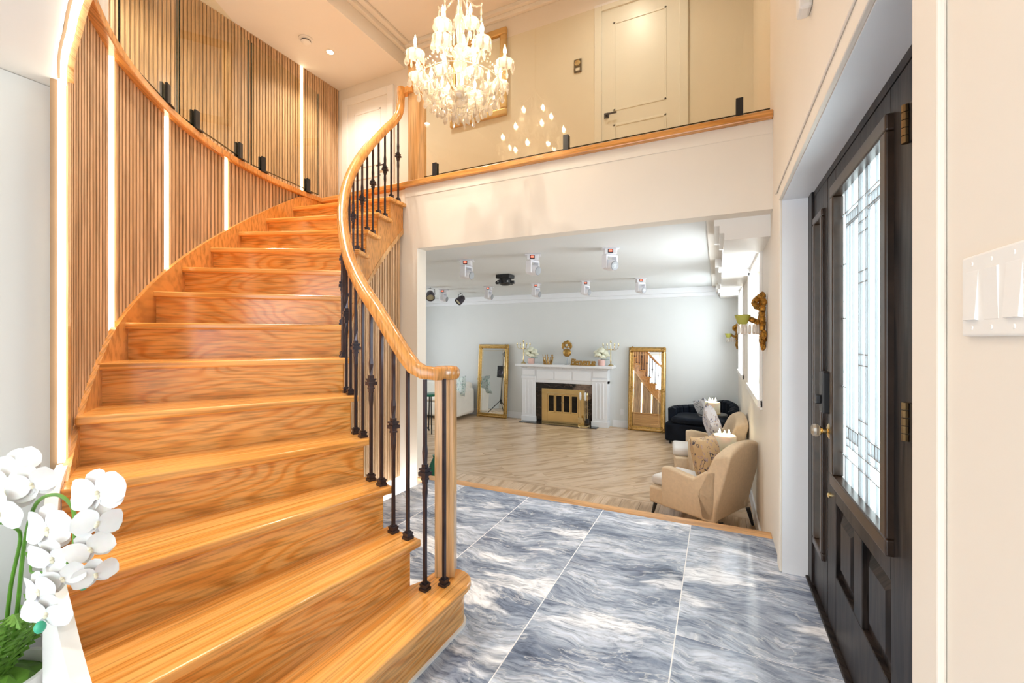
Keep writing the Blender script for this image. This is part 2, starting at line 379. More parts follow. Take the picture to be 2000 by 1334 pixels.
def frosted(name):
    m = bpy.data.materials.new(name); m.use_nodes = True; nt = m.node_tree; nt.nodes.clear()
    out = nt.nodes.new('ShaderNodeOutputMaterial'); t = N(nt, 'ShaderNodeBsdfTransparent', Color=(.92, .97, .96, 1))
    d = N(nt, 'ShaderNodeBsdfTranslucent', Color=(.86, .92, .92, 1)); g = N(nt, 'ShaderNodeBsdfGlossy', Color=(1, 1, 1, 1), Roughness=0.12)
    tc = N(nt, 'ShaderNodeTexCoord'); no = N(nt, 'ShaderNodeTexNoise', Scale=70.0, Detail=2.0); nt.links.new(tc.outputs['Object'], no.inputs['Vector'])
    r = ramp(nt, [(.35, (.25, .25, .25)), (.65, (.75, .75, .75))]); nt.links.new(no.outputs['Fac'], r.inputs[0])
    m1 = nt.nodes.new('ShaderNodeMixShader'); nt.links.new(r.outputs[0], m1.inputs[0]); nt.links.new(t.outputs[0], m1.inputs[1]); nt.links.new(d.outputs[0], m1.inputs[2])
    m2 = nt.nodes.new('ShaderNodeMixShader'); m2.inputs[0].default_value = .08; nt.links.new(m1.outputs[0], m2.inputs[1]); nt.links.new(g.outputs[0], m2.inputs[2])
    nt.links.new(m2.outputs[0], out.inputs[0]); return m
M['frost'] = frosted('leaded_textured_glass')
M['pane'] = thin_glass('window_pane', (.97, .98, .98), .6)
M['plank'] = wood('pale_oak_plank', (.52, .35, .205), (.67, .47, .295), (.74, .535, .355), 'X', .24, bands=7, dist=3, stretch=.14, pores=.22)
M['sill'] = wood('threshold_oak', (.52, .27, .10), (.60, .325, .125), (.66, .37, .15), 'X', .3, bands=7, dist=2, stretch=.1)

# ================================================================== SETTING
# ---- foyer floor with marble tiles
fl = struct('floor', MB().box(-2.40, 0.47, -2.6, TO, -0.40, -0.0006), M['grout'], 'pale grouted base of the grey marble foyer floor')
sl_ = [-2.40, -2.001, -1.389, -0.777, -0.165, 0.447]
tl_ = [-2.50, -1.661, -0.437, 0.787, 2.011, TO]
for i in range(5):
    for j in range(5):
        x0, x1, y0, y1 = sl_[i]+.0026, sl_[i+1]-.0026, tl_[j]+.0014, tl_[j+1]-.0014
        w, d = (x1-x0)/2, (y1-y0)/2
        o = obj('floor_tile', MB().box(-w, w, -d, d, -.012, 0), M['marble'], fl); o.location = ((x0+x1)/2, (y0+y1)/2, 0)
# ---- living room floor
lf = struct('floor_living_room', MB().box(-6.9, .62, TO+.02, 8.5, LF-.12, LF-.012), M['sill'], 'subfloor below the pale oak planks of the sunken room')
X0, X1, Y0, Y1, YB = -6.6, SW, 3.345, 8.28, 4.60
x = X0; k = 0
while x < X1-.01:
    w = min(.19, X1-x); o = obj('floor_plank', MB().box(-(YB-Y0)/2+.001, (YB-Y0)/2-.001, -w/2+.001, w/2-.001, -.012, 0), M['plank'], lf)
    o.location = (x+w/2, (Y0+YB)/2, LF); o.rotation_euler = (0, 0, R_(90)); x += .19
x = X0
while x < X1-.01:
    w = min(1.6, X1-x); o = obj('floor_plank', MB().box(-w/2+.001, w/2-.001, -.074, .074, -.012, 0), M['plank'], lf); o.location = (x+w/2, YB+.075, LF); x += 1.6
def clip(poly, axis, lim, keep_less):
    out = []
    for i in range(len(poly)):
        a, b = poly[i], poly[(i+1) % len(poly)]
        ia = (a[axis] <= lim) == keep_less; ib = (b[axis] <= lim) == keep_less
        if ia: out.append(a)
        if ia != ib:
            t = (lim-a[axis])/(b[axis]-a[axis]); out.append((a[0]+(b[0]-a[0])*t, a[1]+(b[1]-a[1])*t))
    return out
ang = R_(47); ca, sa = math.cos(ang), math.sin(ang); pw = .15
rows = range(-52, 52)
for i in rows:
    v0, v1 = i*pw+.0012, (i+1)*pw-.0012
    u = -9+random.uniform(0, 1.6)
    while u < 9:
        L = random.uniform(1.5, 2.1)
        q = [(u+.001, v0), (u+L-.001, v0), (u+L-.001, v1), (u+.001, v1)]
        P = [(-3.1+a*ca-b*sa, 6.5+a*sa+b*ca) for a, b in q]
        for ax_, lim, kl in ((0, X0, False), (0, X1, True), (1, YB+.152, False), (1, Y1, True)):
            if P: P = clip(P, ax_, lim, kl)
        if len(P) >= 3:
            cx_, cy_ = sum(p[0] for p in P)/len(P), sum(p[1] for p in P)/len(P)
            lo = [((px-cx_)*ca+(py-cy_)*sa, -(px-cx_)*sa+(py-cy_)*ca) for px, py in P]
            o = obj('floor_plank', MB().prism(lo, -.012, 0), M['plank'], lf); o.location = (cx_, cy_, LF); o.rotation_euler = (0, 0, ang)
        u += L
# threshold step
th = struct('trim_threshold', MB().box(-2.52, SW, TO, TO+.105, -.035, .002), M['sill'], 'honey oak nosing between marble foyer and sunken room', bevel=.006)
obj('riser_board', MB().box(-2.52, SW, TO+.05, TO+.08, LF+.19, -.035), M['sill'], th)
obj('step', MB().box(-2.52, SW, TO+.05, TO+.11, LF-.012, LF+.19), M['sill'], th)

# ---- opening wall with header
wm = MB().box(-6.9, -2.52, TO, TO+.132, LF-.1, F2-.06).box(-2.52, SW, TO, TO+.132, 2.134, F2-.06)
struct('wall_opening', wm, M['wall'], 'white wall with the wide opening to the sunken room')
struct('trim_header', MB().box(-2.66, SW, TO-.004, TO, F2-.14, F2-.05), M['wall'], 'white fascia strip below the oak landing edge', bevel=.003)
struct('trim_landing', MB().box(-3.83, SW, TO-.04, TO+.14, F2-.05, F2), M['oakx'], 'honey oak nosing along the upper landing', bevel=.008)

# ---- right wall with door opening and living room windows
JF, JN, DH = 2.80, 1.00, 2.065
W1, W2 = (3.98, 5.38), (6.52, 7.78); WZ0, WZ1 = .80, 2.02
wr = MB()
wr.box(SW, SW+.20, -2.6, JN, -.4, 5.5); wr.box(SW, SW+.20, JN, JF, DH, 5.5); wr.box(SW, SW+.20, JF, W1[0], LF-.1, 5.5)
wr.box(SW, SW+.20, W1[0], W1[1], LF-.1, WZ0); wr.box(SW, SW+.20, W1[0], W1[1], WZ1, 5.5)
wr.box(SW, SW+.20, W1[1], W2[0], LF-.1, 5.5)
wr.box(SW, SW+.20, W2[0], W2[1], LF-.1, WZ0); wr.box(SW, SW+.20, W2[0], W2[1], WZ1, 5.5)
wr.box(SW, SW+.20, W2[1], 8.5, LF-.1, 5.5)
wall_r = struct('wall_right', wr, M['wall'], 'cream wall with the front door and two narrow windows')
# door casing
for i, (a, b) in enumerate(((JN-.10, JN), (JF, JF+.10))):
    struct('trim_casing', MB().box(SW-.012, SW, a, b, 0, DH+.09), M['wall'], 'white moulded casing beside the dark front door', bevel=.004)
struct('trim_casing', MB().box(SW-.016, SW, JN, JF, DH, DH+.09).box(SW-.024, SW-.016, JN-.1, JF+.1, DH+.062, DH+.092), M['wall'], 'white moulded casing over the dark front door', bevel=.004)
for n_, (a, b) in enumerate((W1, W2)):
    w = struct('window_%d' % (n_+1), MB().box(SW+.13, SW+.135, a+.04, b-.04, WZ0+.04, WZ1-.04), M['pane'], 'tall narrow daylight window in the sunken room')
    fr = MB()
    for q in (a, b-.05): fr.box(SW+.11, SW+.16, q, q+.05, WZ0, WZ1)
    fr.box(SW+.11, SW+.16, a+.05, b-.05, WZ0, WZ0+.05).box(SW+.11, SW+.16, a+.05, b-.05, WZ1-.05, WZ1).box(SW+.115, SW+.155, (a+b)/2-.02, (a+b)/2+.02, WZ0+.05, WZ1-.05)
    obj('window_frame', fr, M['trimc'], w)
    cs = MB().box(SW-.02, SW, a-.07, a, WZ0-.07, WZ1).box(SW-.02, SW, b, b+.07, WZ0-.07, WZ1)
    obj('casing', cs, M['trim'], w, bevel=.004)
    obj('window_sill', MB().box(SW-.035, SW-.001, a-.07, b+.07, WZ0-.05, WZ0+.004).box(SW-.001, SW+.20, a, b, WZ0-.002, WZ0+.004), M['trim'], w)
# soffit boxes with crown along the window wall
for n_, (a, b) in enumerate(((TO+.132, W1[0]), (W1[1], W2[0]), (W2[1], 8.28))):
    bm_ = MB().box(.045, SW, a, b, 1.985, 2.035)
    lo, hi = (0, .03) if n_ == 0 else ((.03, .03) if n_ == 1 else (.03, 0))
    bm_.box(.015, SW, a-lo, b+hi, 2.035, 2.09).box(-.02, SW, a-lo*1.8, b+hi*1.8, 2.09, 2.18)
    struct('trim_soffit', bm_, M['trim'], 'cream stepped bulkhead beside the window recess')
for n_, (a, b) in enumerate((W1, W2)):
    struct('trim_valance', MB().box(.045, SW, a+.056, b-.056, 2.06, 2.18), M['trimc'], 'white recessed panel above the window')
struct('trim_crown_window', MB().box(-.075, SW, TO+.133, 8.278, 2.18, LC), M['ceil'], 'stepped crown running along the window side of the ceiling')

# ---- living room shell
struct('ceiling_living_room', MB().box(-6.9, SW+.2, TO+.1, 8.5, LC, LC+.05), M['wall_cool'], 'pale flat ceiling of the sunken room')
wf = struct('wall_far', MB().box(-6.9, SW+.2, 8.28, 8.42, LF-.1, LC+.05), M['wall_cool'], 'pale grey wall behind the fireplace')
struct('wall_living_end', MB().box(-6.75, -6.6, TO, 5.7, LF-.1, LC).box(-6.75, -6.6, 7.1, 8.4, LF-.1, LC).box(-6.75, -6.6, 5.7, 7.1, LF-.1, .5).box(-6.75, -6.6, 5.7, 7.1, 1.7, LC), M['wall_cool'], 'pale end wall of the sunken room')  # opening added in this end wall to let in more daylight
struct('trim_crown_far', MB().box(-6.6, .045, 8.20, 8.28, 2.10, LC).box(-6.6, .045, 8.235, 8.28, 2.035, 2.10), M['trimc'], 'white crown moulding above the fireplace wall', bevel=.006)
struct('baseboard_far', MB().box(-6.6, -3.70, 8.262, 8.28, LF, LF+.13).box(-1.80, SW, 8.262, 8.28, LF, LF+.13), M['trimc'], 'white baseboard along the fireplace wall', bevel=.004)
struct('baseboard_right', MB().box(SW-.016, SW, TO+.13, 8.26, LF, LF+.13), M['trimc'], 'white baseboard below the windows', bevel=.004)
tag(obj('outlet_plate', MB().box(-1.66, -1.59, 8.272, 8.28, LF+.24, LF+.35), M['trimc'], bevel=.002), 'small white outlet plate low between fireplace and right mirror', 'outlet')

# ---- left wall and soffit, upper floor slab
struct('wall_left', MB().box(-2.42, -2.28, -2.6, .74, -.1, 2.25), M['wall_cool'], 'plain white wall at the foot of the stairs')
RF = [(178, 2.835), (244, 2.815), (252, 2.775), (262, 2.765), (300, 2.765)]
arc = []
a = 178.0
while a < 297.5:
    arc.append((CX+interp(a, RF)*math.cos(R_(a)), CY+interp(a, RF)*math.sin(R_(a)))); a += 2.0
slab = [(-5.4, TO), (-5.4, -2.6), (SW, -2.6), (SW, arc[-1][1])]+[p for p in arc[::-1] if p[1] < TO]
struct('floor_upper_gallery', MB().prism(slab, 2.252, F2-.012), M['ceil'], 'upper gallery floor around the curved stairwell')
struct('floor_upper_landing', MB().box(-5.4, SW, TO+.13, TB+.1, F2-.06, F2-.012), M['oak'], 'upper landing floor')
# ---- upper shell
TC, TC2 = 5.16, 5.45
struct('wall_back', MB().box(SL-.15, SW, TB, TB+.12, F2-.06, 5.6), M['wall'], 'cream upper landing wall with two white doors')
struct('wall_rear', MB().box(SL-.15, SW+.2, -2.72, -2.6, F2-.05, 5.6), M['wall'], 'cream upper wall at the near end of the gallery')  # unseen wall, added so less sky light reaches the header
struct('ceiling', MB().box(SL-.15, -4.03, -2.6, TB, TC, TC2+.1), M['ceil'], 'lower cream ceiling over the upper gallery')
struct('ceiling_foyer', MB().box(-4.03, SW, -2.6, TB, TC2, TC2+.1), M['ceil'], 'high cream ceiling over the foyer')
struct('trim_crown_foyer', MB().box(-4.03, -3.97, -2.6, TB, 5.36, TC2).box(-3.97, -3.89, -2.6, TB, 5.415, TC2), M['ceil'], 'crown moulding along the ceiling drop', bevel=.006)
struct('trim_crown_back', MB().box(-4.03, SW, TB-.09, TB, 5.40, TC2).box(-4.03, SW, TB-.045, TB, 5.345, 5.40), M['ceil'], 'crown moulding above the upper landing wall', bevel=.006)
struct('trim_crown_right', MB().box(SW-.08, SW, -2.6, TB, 5.39, TC2), M['ceil'], 'crown moulding above the front door wall', bevel=.006)

# ---- upper slatted wall
ws_ = struct('wall_slatted', MB().box(SL-.12, SL, -2.6, TB, F2-.05, TC), M['slatb'], 'upper gallery wall clad in vertical oak slats')
sm = MB().box(-.006, .018, -.0135, .0135, F2, TC).mesh('slat')
t = 1.55
while t < TB-.01:
    if abs(t-4.236) > .022:
        raw('slat', sm, M['slat'], ws_, loc=(SL, t, 0))
    t += .04
obj('led_strip', MB().box(SL, SL+.02, 4.221, 4.251, F2, TC), M['led'], ws_)['label'] = 'bright warm vertical light strip set among the slats'

# ---- curved stairwell wall (outer)
bk = MB().sector(2.812, 2.835, 179.2, 244, 0, F2-.05, 40)
bk.sector(lambda a: interp(a, RF)-.022, lambda a: interp(a, RF), 244, 297, 2.252, F2-.05, 28)
wc = struct('wall_curved', bk, M['slatb'], 'curved stairwell wall clad in vertical oak slats')
SK = [(179, nosz(179)+.09), (184, nosz(184)+.085), (204, nosz(204)+.06), (219, nosz(219)+.05), (231, nosz(231)+.035), (236, nosz(236)-.02), (242, nosz(242)-.07), (244.2, .83), (250, .70)]
LEDA = [244.0, 230.4, 217.6, 203.9]
dA = math.degrees(.04/2.805)
a = 180.2
while a < 297:
    if all(abs(a-q) > .47 for q in LEDA):
        if a < 243.6:
            zb = interp(a, SK)-.05; m_ = MB().sector(2.795, 2.8125, a-dA*.32, a+dA*.32, zb, F2-.05)
        else:
            rr = interp(a, RF)-.022; m_ = MB().sector(rr-.017, rr, a-dA*.32, a+dA*.32, 2.31, F2-.05)
        if F2-.05 > (zb if a < 243.6 else 2.2)+.03: obj('slat', m_, M['slat'], wc)
    a += dA
for q in LEDA[1:]:
    o = obj('led_strip', MB().sector(2.79, 2.8125, q-.085, q+.085, interp(q, SK)-.02, F2-.05), M['led'], wc); o['label'] = 'warm vertical light strip between slats'
ep = MB().sector(2.79, 2.835, 242.6, 243.75, .80, F2-.05); obj('end_board', ep, M['oakp'], wc)
obj('led_strip', MB().sector(2.796, 2.814, 243.78, 244.25, .84, 2.252), M['ledw'], wc)['label'] = 'bright white light strip on the wall end'
obj('led_strip', MB().sector(lambda a: interp(a, RF)-.024, lambda a: interp(a, RF)-.008, 244, 290, 2.238, 2.2525, 30), M['ledw'], wc)['label'] = 'bright light strip curving along the soffit edge'
obj('fascia_board', MB().sector(lambda a: interp(a, RF)-.042, lambda a: interp(a, RF)-.0225, 244, 296, 2.2525, 2.315, 30), M['oakp'], wc)
# oak cap on the curved floor edge
cp = MB().sector(lambda a: interp(a, RF)-.068, lambda a: interp(a, RF)+.06, 178.0, 297, F2-.05, F2, 60)
struct('trim_gallery_cap', cp, M['oakr'], 'curved oak nosing along the gallery edge', bevel=.006)

# ---- curved wall under the stair (inner)
zi = lambda a: max(.02, nosz(a)-.50)
wu = struct('wall_understair', MB().sector(1.755, 1.775, 181.2, 257, 0, zi, 40), M['slatb'], 'curved wall below the stairs clad in oak slats')
dB = math.degrees(.04/1.745); a = 181.6
while a < 254:
    if all(abs(a-q) > .9 for q in (213, 225, 237)) and zi(a) > .05:
        obj('slat', MB().sector(1.737, 1.756, a-dB*.33, a+dB*.33, 0, zi), M['slat'], wu)
    a += dB
for q in (213, 225, 237): obj('led_strip', MB().sector(1.735, 1.756, q-.4, q+.4, 0, zi), M['led'], wu)

# ================================================================== STAIRCASE
st = thing('staircase', 'curved honey oak staircase of thirteen steps rising to the gallery', 'staircase', (CX, CY, 0))
ST = .034
def tread_mesh():
    pts = [(1.685, 0), (2.788, 0)]
    for i in range(1, 5):
        a_ = R_(-8.0*i/4); pts.append((2.788*math.cos(a_), 2.788*math.sin(a_)))
    for i in range(4, 0, -1):
        a_ = R_(-8.0*i/4); pts.append((1.685*math.cos(a_), 1.685*math.sin(a_)))
    return MB().prism(pts, -ST, 0)
tm = tread_mesh().mesh('tread'); rm = MB().box(1.725, 2.785, -.052, -.032, -RI, -ST).mesh('riser')
for k in range(1, 15):
    if 2 <= k <= 13:
        o = raw('tread', tm, M['oakt'], st, (0, 0, k*RI), (0, 0, R_(A(k))))
        bv = o.modifiers.new('bevel', 'BEVEL'); bv.width = .009; bv.segments = 3; bv.limit_method = 'ANGLE'; bv.angle_limit = R_(40)
    if k >= 2:
        raw('riser', rm, M['oak'], st, (0, 0, k*RI), (0, 0, R_(A(k) if k < 14 else 181.0)))
# bullnose first step: local polygon, x radial / y forward
a1 = R_(A(1)); 
def loc1(s, t): dx, dy = s-CX, t-CY; return (dx*math.cos(a1)+dy*math.sin(a1), -dx*math.sin(a1)+dy*math.cos(a1))
def bull(off):
    P = [(2.788, off), (1.62, off)]
    cxn, cyn = loc1(-1.15, 1.69); rr = .105+off
    cxn = 1.60; cyn = -.105
    for i in range(0, 13):
        q = R_(90+i*15); P.append((cxn+rr*math.cos(q), cyn+rr*math.sin(q)))
    P += [(1.66, cyn-rr), (1.74, -.25), (2.788, -.40)]
    return P
o = obj('tread', MB().prism(bull(.0)[::1], -ST, 0), M['oakt'], st, bevel=.009, seg=3, loc=(0, 0, RI), rot=(0, 0, a1))
o = obj('riser', MB().prism(bull(-.032), -RI, -ST), M['oak'], st, loc=(0, 0, RI), rot=(0, 0, a1))
o['label'] = 'curved bullnose riser of the lowest step'
o = obj('floor_bead', MB().prism(bull(-.022), 0, .012), M['trim'], st, loc=(0, 0, 0), rot=(0, 0, a1))
def inW(name, mb, mat, **k):
    o = obj(name, mb, mat, st, **k); o.matrix_parent_inverse = Matrix.Translation((-CX, -CY, 0)); return o
# inner cut stringer following the steps
sg = MB()
for k in range(1, 14):
    a_hi, a_lo = A(k)-1.35, (A(k+1)-1.35 if k < 13 else 180.6)
    sg.sector(1.718, 1.752, a_hi, a_lo, lambda a: max(0, nosz(a)-.465), k*RI-ST, 4)
inW('inner_stringer', sg, M['oakr'])
inW('stringer_moulding', MB().sector(1.712, 1.757, 180.6, 252.5, lambda a: nosz(a)-.51, lambda a: nosz(a)-.46, 40), M['oakp'])
# outer oak skirt and white foot panel
inW('outer_skirt', MB().sector(2.777, 2.80, 179.3, 246, lambda a: max(0, nosz(a)-.5), lambda a: min(F2-.052, interp(a, SK)), 44), M['oakr'])
WP = [(243.6, .835), (248, .80), (251.5, .765), (256, .70), (260, .62), (263, .525), (267, .40), (270, .28), (272, .22)]
inW('foot_panel', MB().sector(2.787, 2.818, 243.9, 272, 0, lambda a: interp(a, WP), 30), M['trim'])['label'] = 'white painted curved side panel of the lowest steps'

# ================================================================== STAIR RAILING
NW = (-1.150, 1.690)
rl = thing('stair_railing', 'oak handrail with twisted black iron balusters along the curved stairs', 'railing', (NW[0], NW[1], RI))
def inR(name, mb, mat, **k):
    o = obj(name, mb, mat, rl, **k); o.matrix_parent_inverse = Matrix.Translation((-NW[0], -NW[1], -RI)); return o
DZ = [(2.0, .752), (2.5, .76), (3.5, .752), (4.6, .70), (5.3, .672), (6.5, .655), (8, .645), (9, .64), (11, .628), (13.4, .625)]
def railz(a):
    k = 13-(a-188.2)/6.69
    return k*RI+interp(k, DZ)
RB = 1.715
path = []
path += [(NW[0]+.012, NW[1]-.02, 1.140), (NW[0]+.030, NW[1]-.055, 1.140)]
path += [pol(1.672, 264.2, 1.141), pol(1.702, 262.8, 1.149), pol(1.714, 261.4, 1.170)]
a = 259.6
while a > 184.5: path.append(pol(RB, a, railz(a))); a -= 1.8
path += [pol(RB, 183.6, 3.345), pol(RB, 182.6, 3.40), pol(RB, 182.0, 3.47), pol(RB, 181.8, 3.55), pol(RB, 181.7, 3.645)]
prof = [(-.031, -.018), (-.027, -.028), (.027, -.028), (.031, -.018), (.034, .004), (.026, .022), (.012, .029), (-.012, .029), (-.026, .022), (-.034, .004)]
inR('handrail', MB().sweep(path, prof), M['oakr'], smooth=True)
pt = pol(RB, 181.7, 3.60)
inR('rail_connector', MB().box(pt[0]-.02, -2.55, TO-.045, TO+.02, 3.585, 3.645), M['oakr'], bevel=.006)
inR('rail_cap', MB().lathe([(.05, -.032), (.060, -.026), (.066, -.008), (.064, .012), (.052, .026), (.03, .030)], (NW[0]+.008, NW[1]-.012, 1.140), 24), M['oakr'], smooth=True)
rot = Matrix.Translation((NW[0], NW[1], 0)) @ Matrix.Rotation(R_(25), 4, 'Z')
inR('newel_post', MB().box(-.045, .045, -.045, .045, RI, 1.115, rot), M['oakp'], bevel=.004)
shoe = MB().box(-.019, .019, -.019, .019, 0, .012).box(-.015, .015, -.015, .015, .012, .022).box(-.017, .017, -.017, .017, .022, .030).box(-.011, .011, -.011, .011, .030, .036).mesh('base_shoe')
kn = MB()
for z0, z1, q in ((-.050, -.034, .0095), (-.034, -.026, .013), (-.026, -.014, .011), (-.014, .002, .021), (.002, .010, .015), (.010, .018, .019), (.018, .034, .0105)):
    kn.box(-q, q, -q, q, z0, z1)
knm = kn.mesh('knuckle')
def baluster(x, y, zb, zt, az, knuckle):
    L = zt-zb; bw = .0066
    mb = MB()
    if knuckle:
        zk = L*.56
        sec = [(0, bw, 0), (zk-.12, bw, 0), (zk-.09, .0085, 0), (zk-.03, .0075, 20), (zk, .006, 40), (zk+.03, .0075, 60), (zk+.09, .0085, 90), (zk+.12, bw, 90), (L, bw, 90)]
    else: sec = [(0, bw, 0), (L, bw, 0)]
    for i, (z, w, tw) in enumerate(sec):
        for q in (45, 135, 225, 315):
            an = R_(q+tw); mb.v.append((w*1.414*math.cos(an), w*1.414*math.sin(an), z))
    for i in range(len(sec)-1):
        for j in range(4): mb.f.append((4*i+j, 4*i+(j+1) % 4, 4*i+4+(j+1) % 4, 4*i+4+j))
    mb.f += [(3, 2, 1, 0), tuple(4*(len(sec)-1)+j for j in range(4))]
    o = obj('baluster', mb, M['iron'], rl, loc=(x-NW[0], y-NW[1], zb-RI), rot=(0, 0, R_(az)))
    raw('base_shoe', shoe, M['iron'], o)
    if knuckle: raw('knuckle', knm, M['iron'], o, (0, 0, zk))
for k in range(1, 14):
    for j, da in enumerate((1.8, 5.25)):
        if k == 1:
            x, y = ((-1.104, 1.602), (-1.154, 1.535))[j]; zt = 1.118
            if j == 0: x, y = -1.098, 1.600
            aa = 263
        else:
            aa = A(k)-da; x, y, _ = pol(1.718, aa); zt = railz(aa)-.022
            if aa > 261: zt = 1.15
        if aa < 184: zt = min(zt, 3.35)
        baluster(x, y, k*RI, zt, aa, (j == 1))

# ================================================================== GLASS BALUSTRADES
def spigot(parent, x, y, z, az):
    m = MB().box(.007, .022, -.022, .022, .008, .140).box(-.022, -.007, -.022, .022, .008, .140).box(-.04, .04, -.035, .035, 0, .008)
    o = obj('spigot', m, M['black'], parent, bevel=.002, loc=(x, y, z), rot=(0, 0, az)); return o
g0 = thing('glass_panel', 'long frameless glass balustrade panel on the straight landing edge', 'balustrade', (-1.06, TO+.03, F2))
obj('pane', MB().box(-1.40, 1.372, -.006, .006, .035, 1.07), M['glass'], g0)
for q in ((-1.40, 1.372, .033, .037),): obj('pane_edge', MB().box(q[0], q[1], -.0065, .0065, q[2], q[3]), M['edge'], g0)
for x in (-2.336, -1.079, .135): spigot(g0, x+1.06, 0, 0, R_(90))
segs = [(246.0, 229.2, 'leftmost curved stairwell glass panel, nearest the white post'), (228.6, 215.2, 'glass panel on the curved edge above the second light strip'), (214.7, 198.5, 'middle glass panel on the curved stairwell edge'), (197.9, 181.2, 'rightmost curved stairwell glass panel, by the lit slat wall')]
spg = {1: (218.5,), 2: (211.7, 201.4), 3: (195.6, 184.4), 0: (240,)}
for i, (a0, a1_, lb) in enumerate(segs):
    p, q = Vector(pol(2.80, a0)), Vector(pol(2.80, a1_)); d = q-p; L = d.length; mid = (p+q)/2; az = math.atan2(d.y, d.x)
    if i == 0: continue
    g = thing('glass_panel', lb, 'balustrade', (mid.x, mid.y, F2), az)
    obj('pane', MB().box(-L/2, L/2, -.006, .006, .03, 1.08), M['glass'], g)
    for ex in (-L/2, L/2-.004): obj('pane_edge', MB().box(ex, ex+.003, -.0045, .0045, .03, 1.08), M['edge'], g)
    obj('pane_edge', MB().box(-L/2, L/2, -.0065, .0065, .028, .032), M['edge'], g)
    for sa_ in spg[i]:
        f_ = (sa_-a0)/(a1_-a0); spigot(g, -L/2+L*f_, 0, 0, R_(90))
pp = pol(2.85, 231.6, F2)
wp = thing('gallery_post', 'white rounded post on the gallery edge beside the first glass panel', 'post', pp)
obj('shaft', MB().lathe([(.040, .05), (.055, .09), (.055, 1.1), (.058, 1.12), (.04, 1.15)], (0, 0, 0), 16), M['trim'], wp, smooth=True)
obj('foot', MB().box(-.055, .055, -.055, .055, 0, .05), M['oakp'], wp, bevel=.004)
# landing newel
nl = thing('landing_newel', 'square honey oak newel post at the top of the stairs', 'post', (-2.55, TO+.04, F2))
obj('shaft', MB().box(-.062, .062, -.06, .06, 0, 1.09), M['oakp'], nl, bevel=.004)
obj('cap', MB().box(-.078, .078, -.078, .078, 1.09, 1.115).box(-.062, .062, -.062, .062, 1.115, 1.135), M['oakp'], nl, bevel=.006)

# ================================================================== DOORS
DS = .455
d1 = struct('door_1', MB().box(DS+.012, DS+.04, JN, JF, 0, DH), M['door'], 'dark stained oak front door with leaded glass and one sidelight')
# cut the backing: use stiles and rails instead of a solid sheet
me = d1.data; me.clear_geometry()
fm = MB()
fm.box(DS-.01, DS+.05, 2.70, JF, 0, DH)                         # far frame jamb
fm.box(DS, DS+.05, 1.0, JF, 2.03, DH)                           # head
fm.box(DS-.01, DS+.05, 1.0, 1.395, 0, DH)                       # hidden near jamb
me.from_pydata(fm.v, [], fm.f); me.update()
stl = MB().box(DS, DS+.045, 2.395, 2.47, .02, 2.03).box(DS, DS+.045, 2.64, 2.70, .02, 2.03).box(DS, DS+.045, 2.47, 2.64, .02, .275).box(DS, DS+.045, 2.47, 2.64, 1.88, 2.03)
obj('sidelight_frame', stl, M['door'], d1, bevel=.003)
def mould(name, t0, t1, z0, z1, w, pr, mat):
    m = MB()
    for a, b, c, d in ((t0, t1, z0, z0+w), (t0, t1, z1-w, z1), (t0, t0+w, z0+w, z1-w), (t1-w, t1, z0+w, z1-w)):
        m.box(DS-pr, DS+.02, a, b, c, d)
        i = w*.35
    return obj(name, m, mat, d1, bevel=.006, seg=3)
mould('sidelight_moulding', 2.45, 2.66, .25, 1.91, .035, .014, M['doorg'])
obj('sidelight_pane', MB().box(DS+.02, DS+.026, 2.47, 2.64, .27, 1.89), M['frost'], d1)
cm = MB()
for z in (.5, .9, 1.0, 1.35, 1.7, 1.8): cm.box(DS+.014, DS+.022, 2.485, 2.625, z, z+.0035)
for t_ in (2.52, 2.59): cm.box(DS+.014, DS+.022, t_, t_+.003, .285, 1.875)
obj('lead_came', cm, M['lead'], d1)
# slab
sb = MB().box(DS, DS+.045, 2.24, 2.388, .02, 2.025).box(DS, DS+.045, 1.40, 1.60, .02, 2.025)
sb.box(DS, DS+.045, 1.60, 2.24, 1.915, 2.025).box(DS, DS+.045, 1.60, 2.24, .595, .70).box(DS, DS+.045, 1.60, 2.24, .02, .285).box(DS, DS+.045, 1.877, 1.977, .285, .595)
obj('door_slab', sb, M['door'], d1, bevel=.003)
mould('glass_moulding', 1.575, 2.255, .672, 1.945, .05, .020, M['doorg'])
obj('glass_pane', MB().box(DS+.02, DS+.027, 1.60, 2.24, .70, 1.92), M['frost'], d1)
cm = MB(); T0, T1, Z0, Z1 = 1.625, 2.215, .72, 1.905
def hl(z, a, b): cm.box(DS+.013, DS+.021, a, b, z-.0017, z+.0017)
def vl(t_, a, b): cm.box(DS+.013, DS+.021, t_-.0017, t_+.0017, a, b)
for o_ in (.07,):
    vl(T0+o_, Z0, Z1); vl(T1-o_, Z0, Z1); hl(Z0+o_+.03, T0, T1); hl(Z1-o_-.03, T0, T1)
hl(Z1-.15, T0+.07, T1-.07); hl(Z0+.15, T0+.07, T1-.07)
tc_ = (T0+T1)/2
for q in (-.055, -.03, .03, .055): vl(tc_+q, Z0, Z1)
for q in (-.13, .13, -.18, .18): vl(tc_+q, Z0+.15, Z1-.15)
for z in (.95, 1.0, 1.20, 1.24, 1.50, 1.54, 1.68, 1.72): hl(z, tc_-.055, tc_+.055)
for z in (.90, .945, 1.745, 1.79):
    hl(z, T0+.07, tc_-.055); hl(z, tc_+.055, T1-.07)
for i in range(5):
    for s0 in (T0+.07, tc_+.055):
        vl(s0+.012+i*.03, .90, .945); vl(s0+.012+i*.03, 1.745, 1.79)
for z in (1.10, 1.38, 1.60): hl(z, T0, T0+.07); hl(z, T1-.07, T1)
for i in range(6): vl(T0+.06+i*.095, Z0, Z0+.1); vl(T0+.06+i*.095, Z1-.1, Z1)
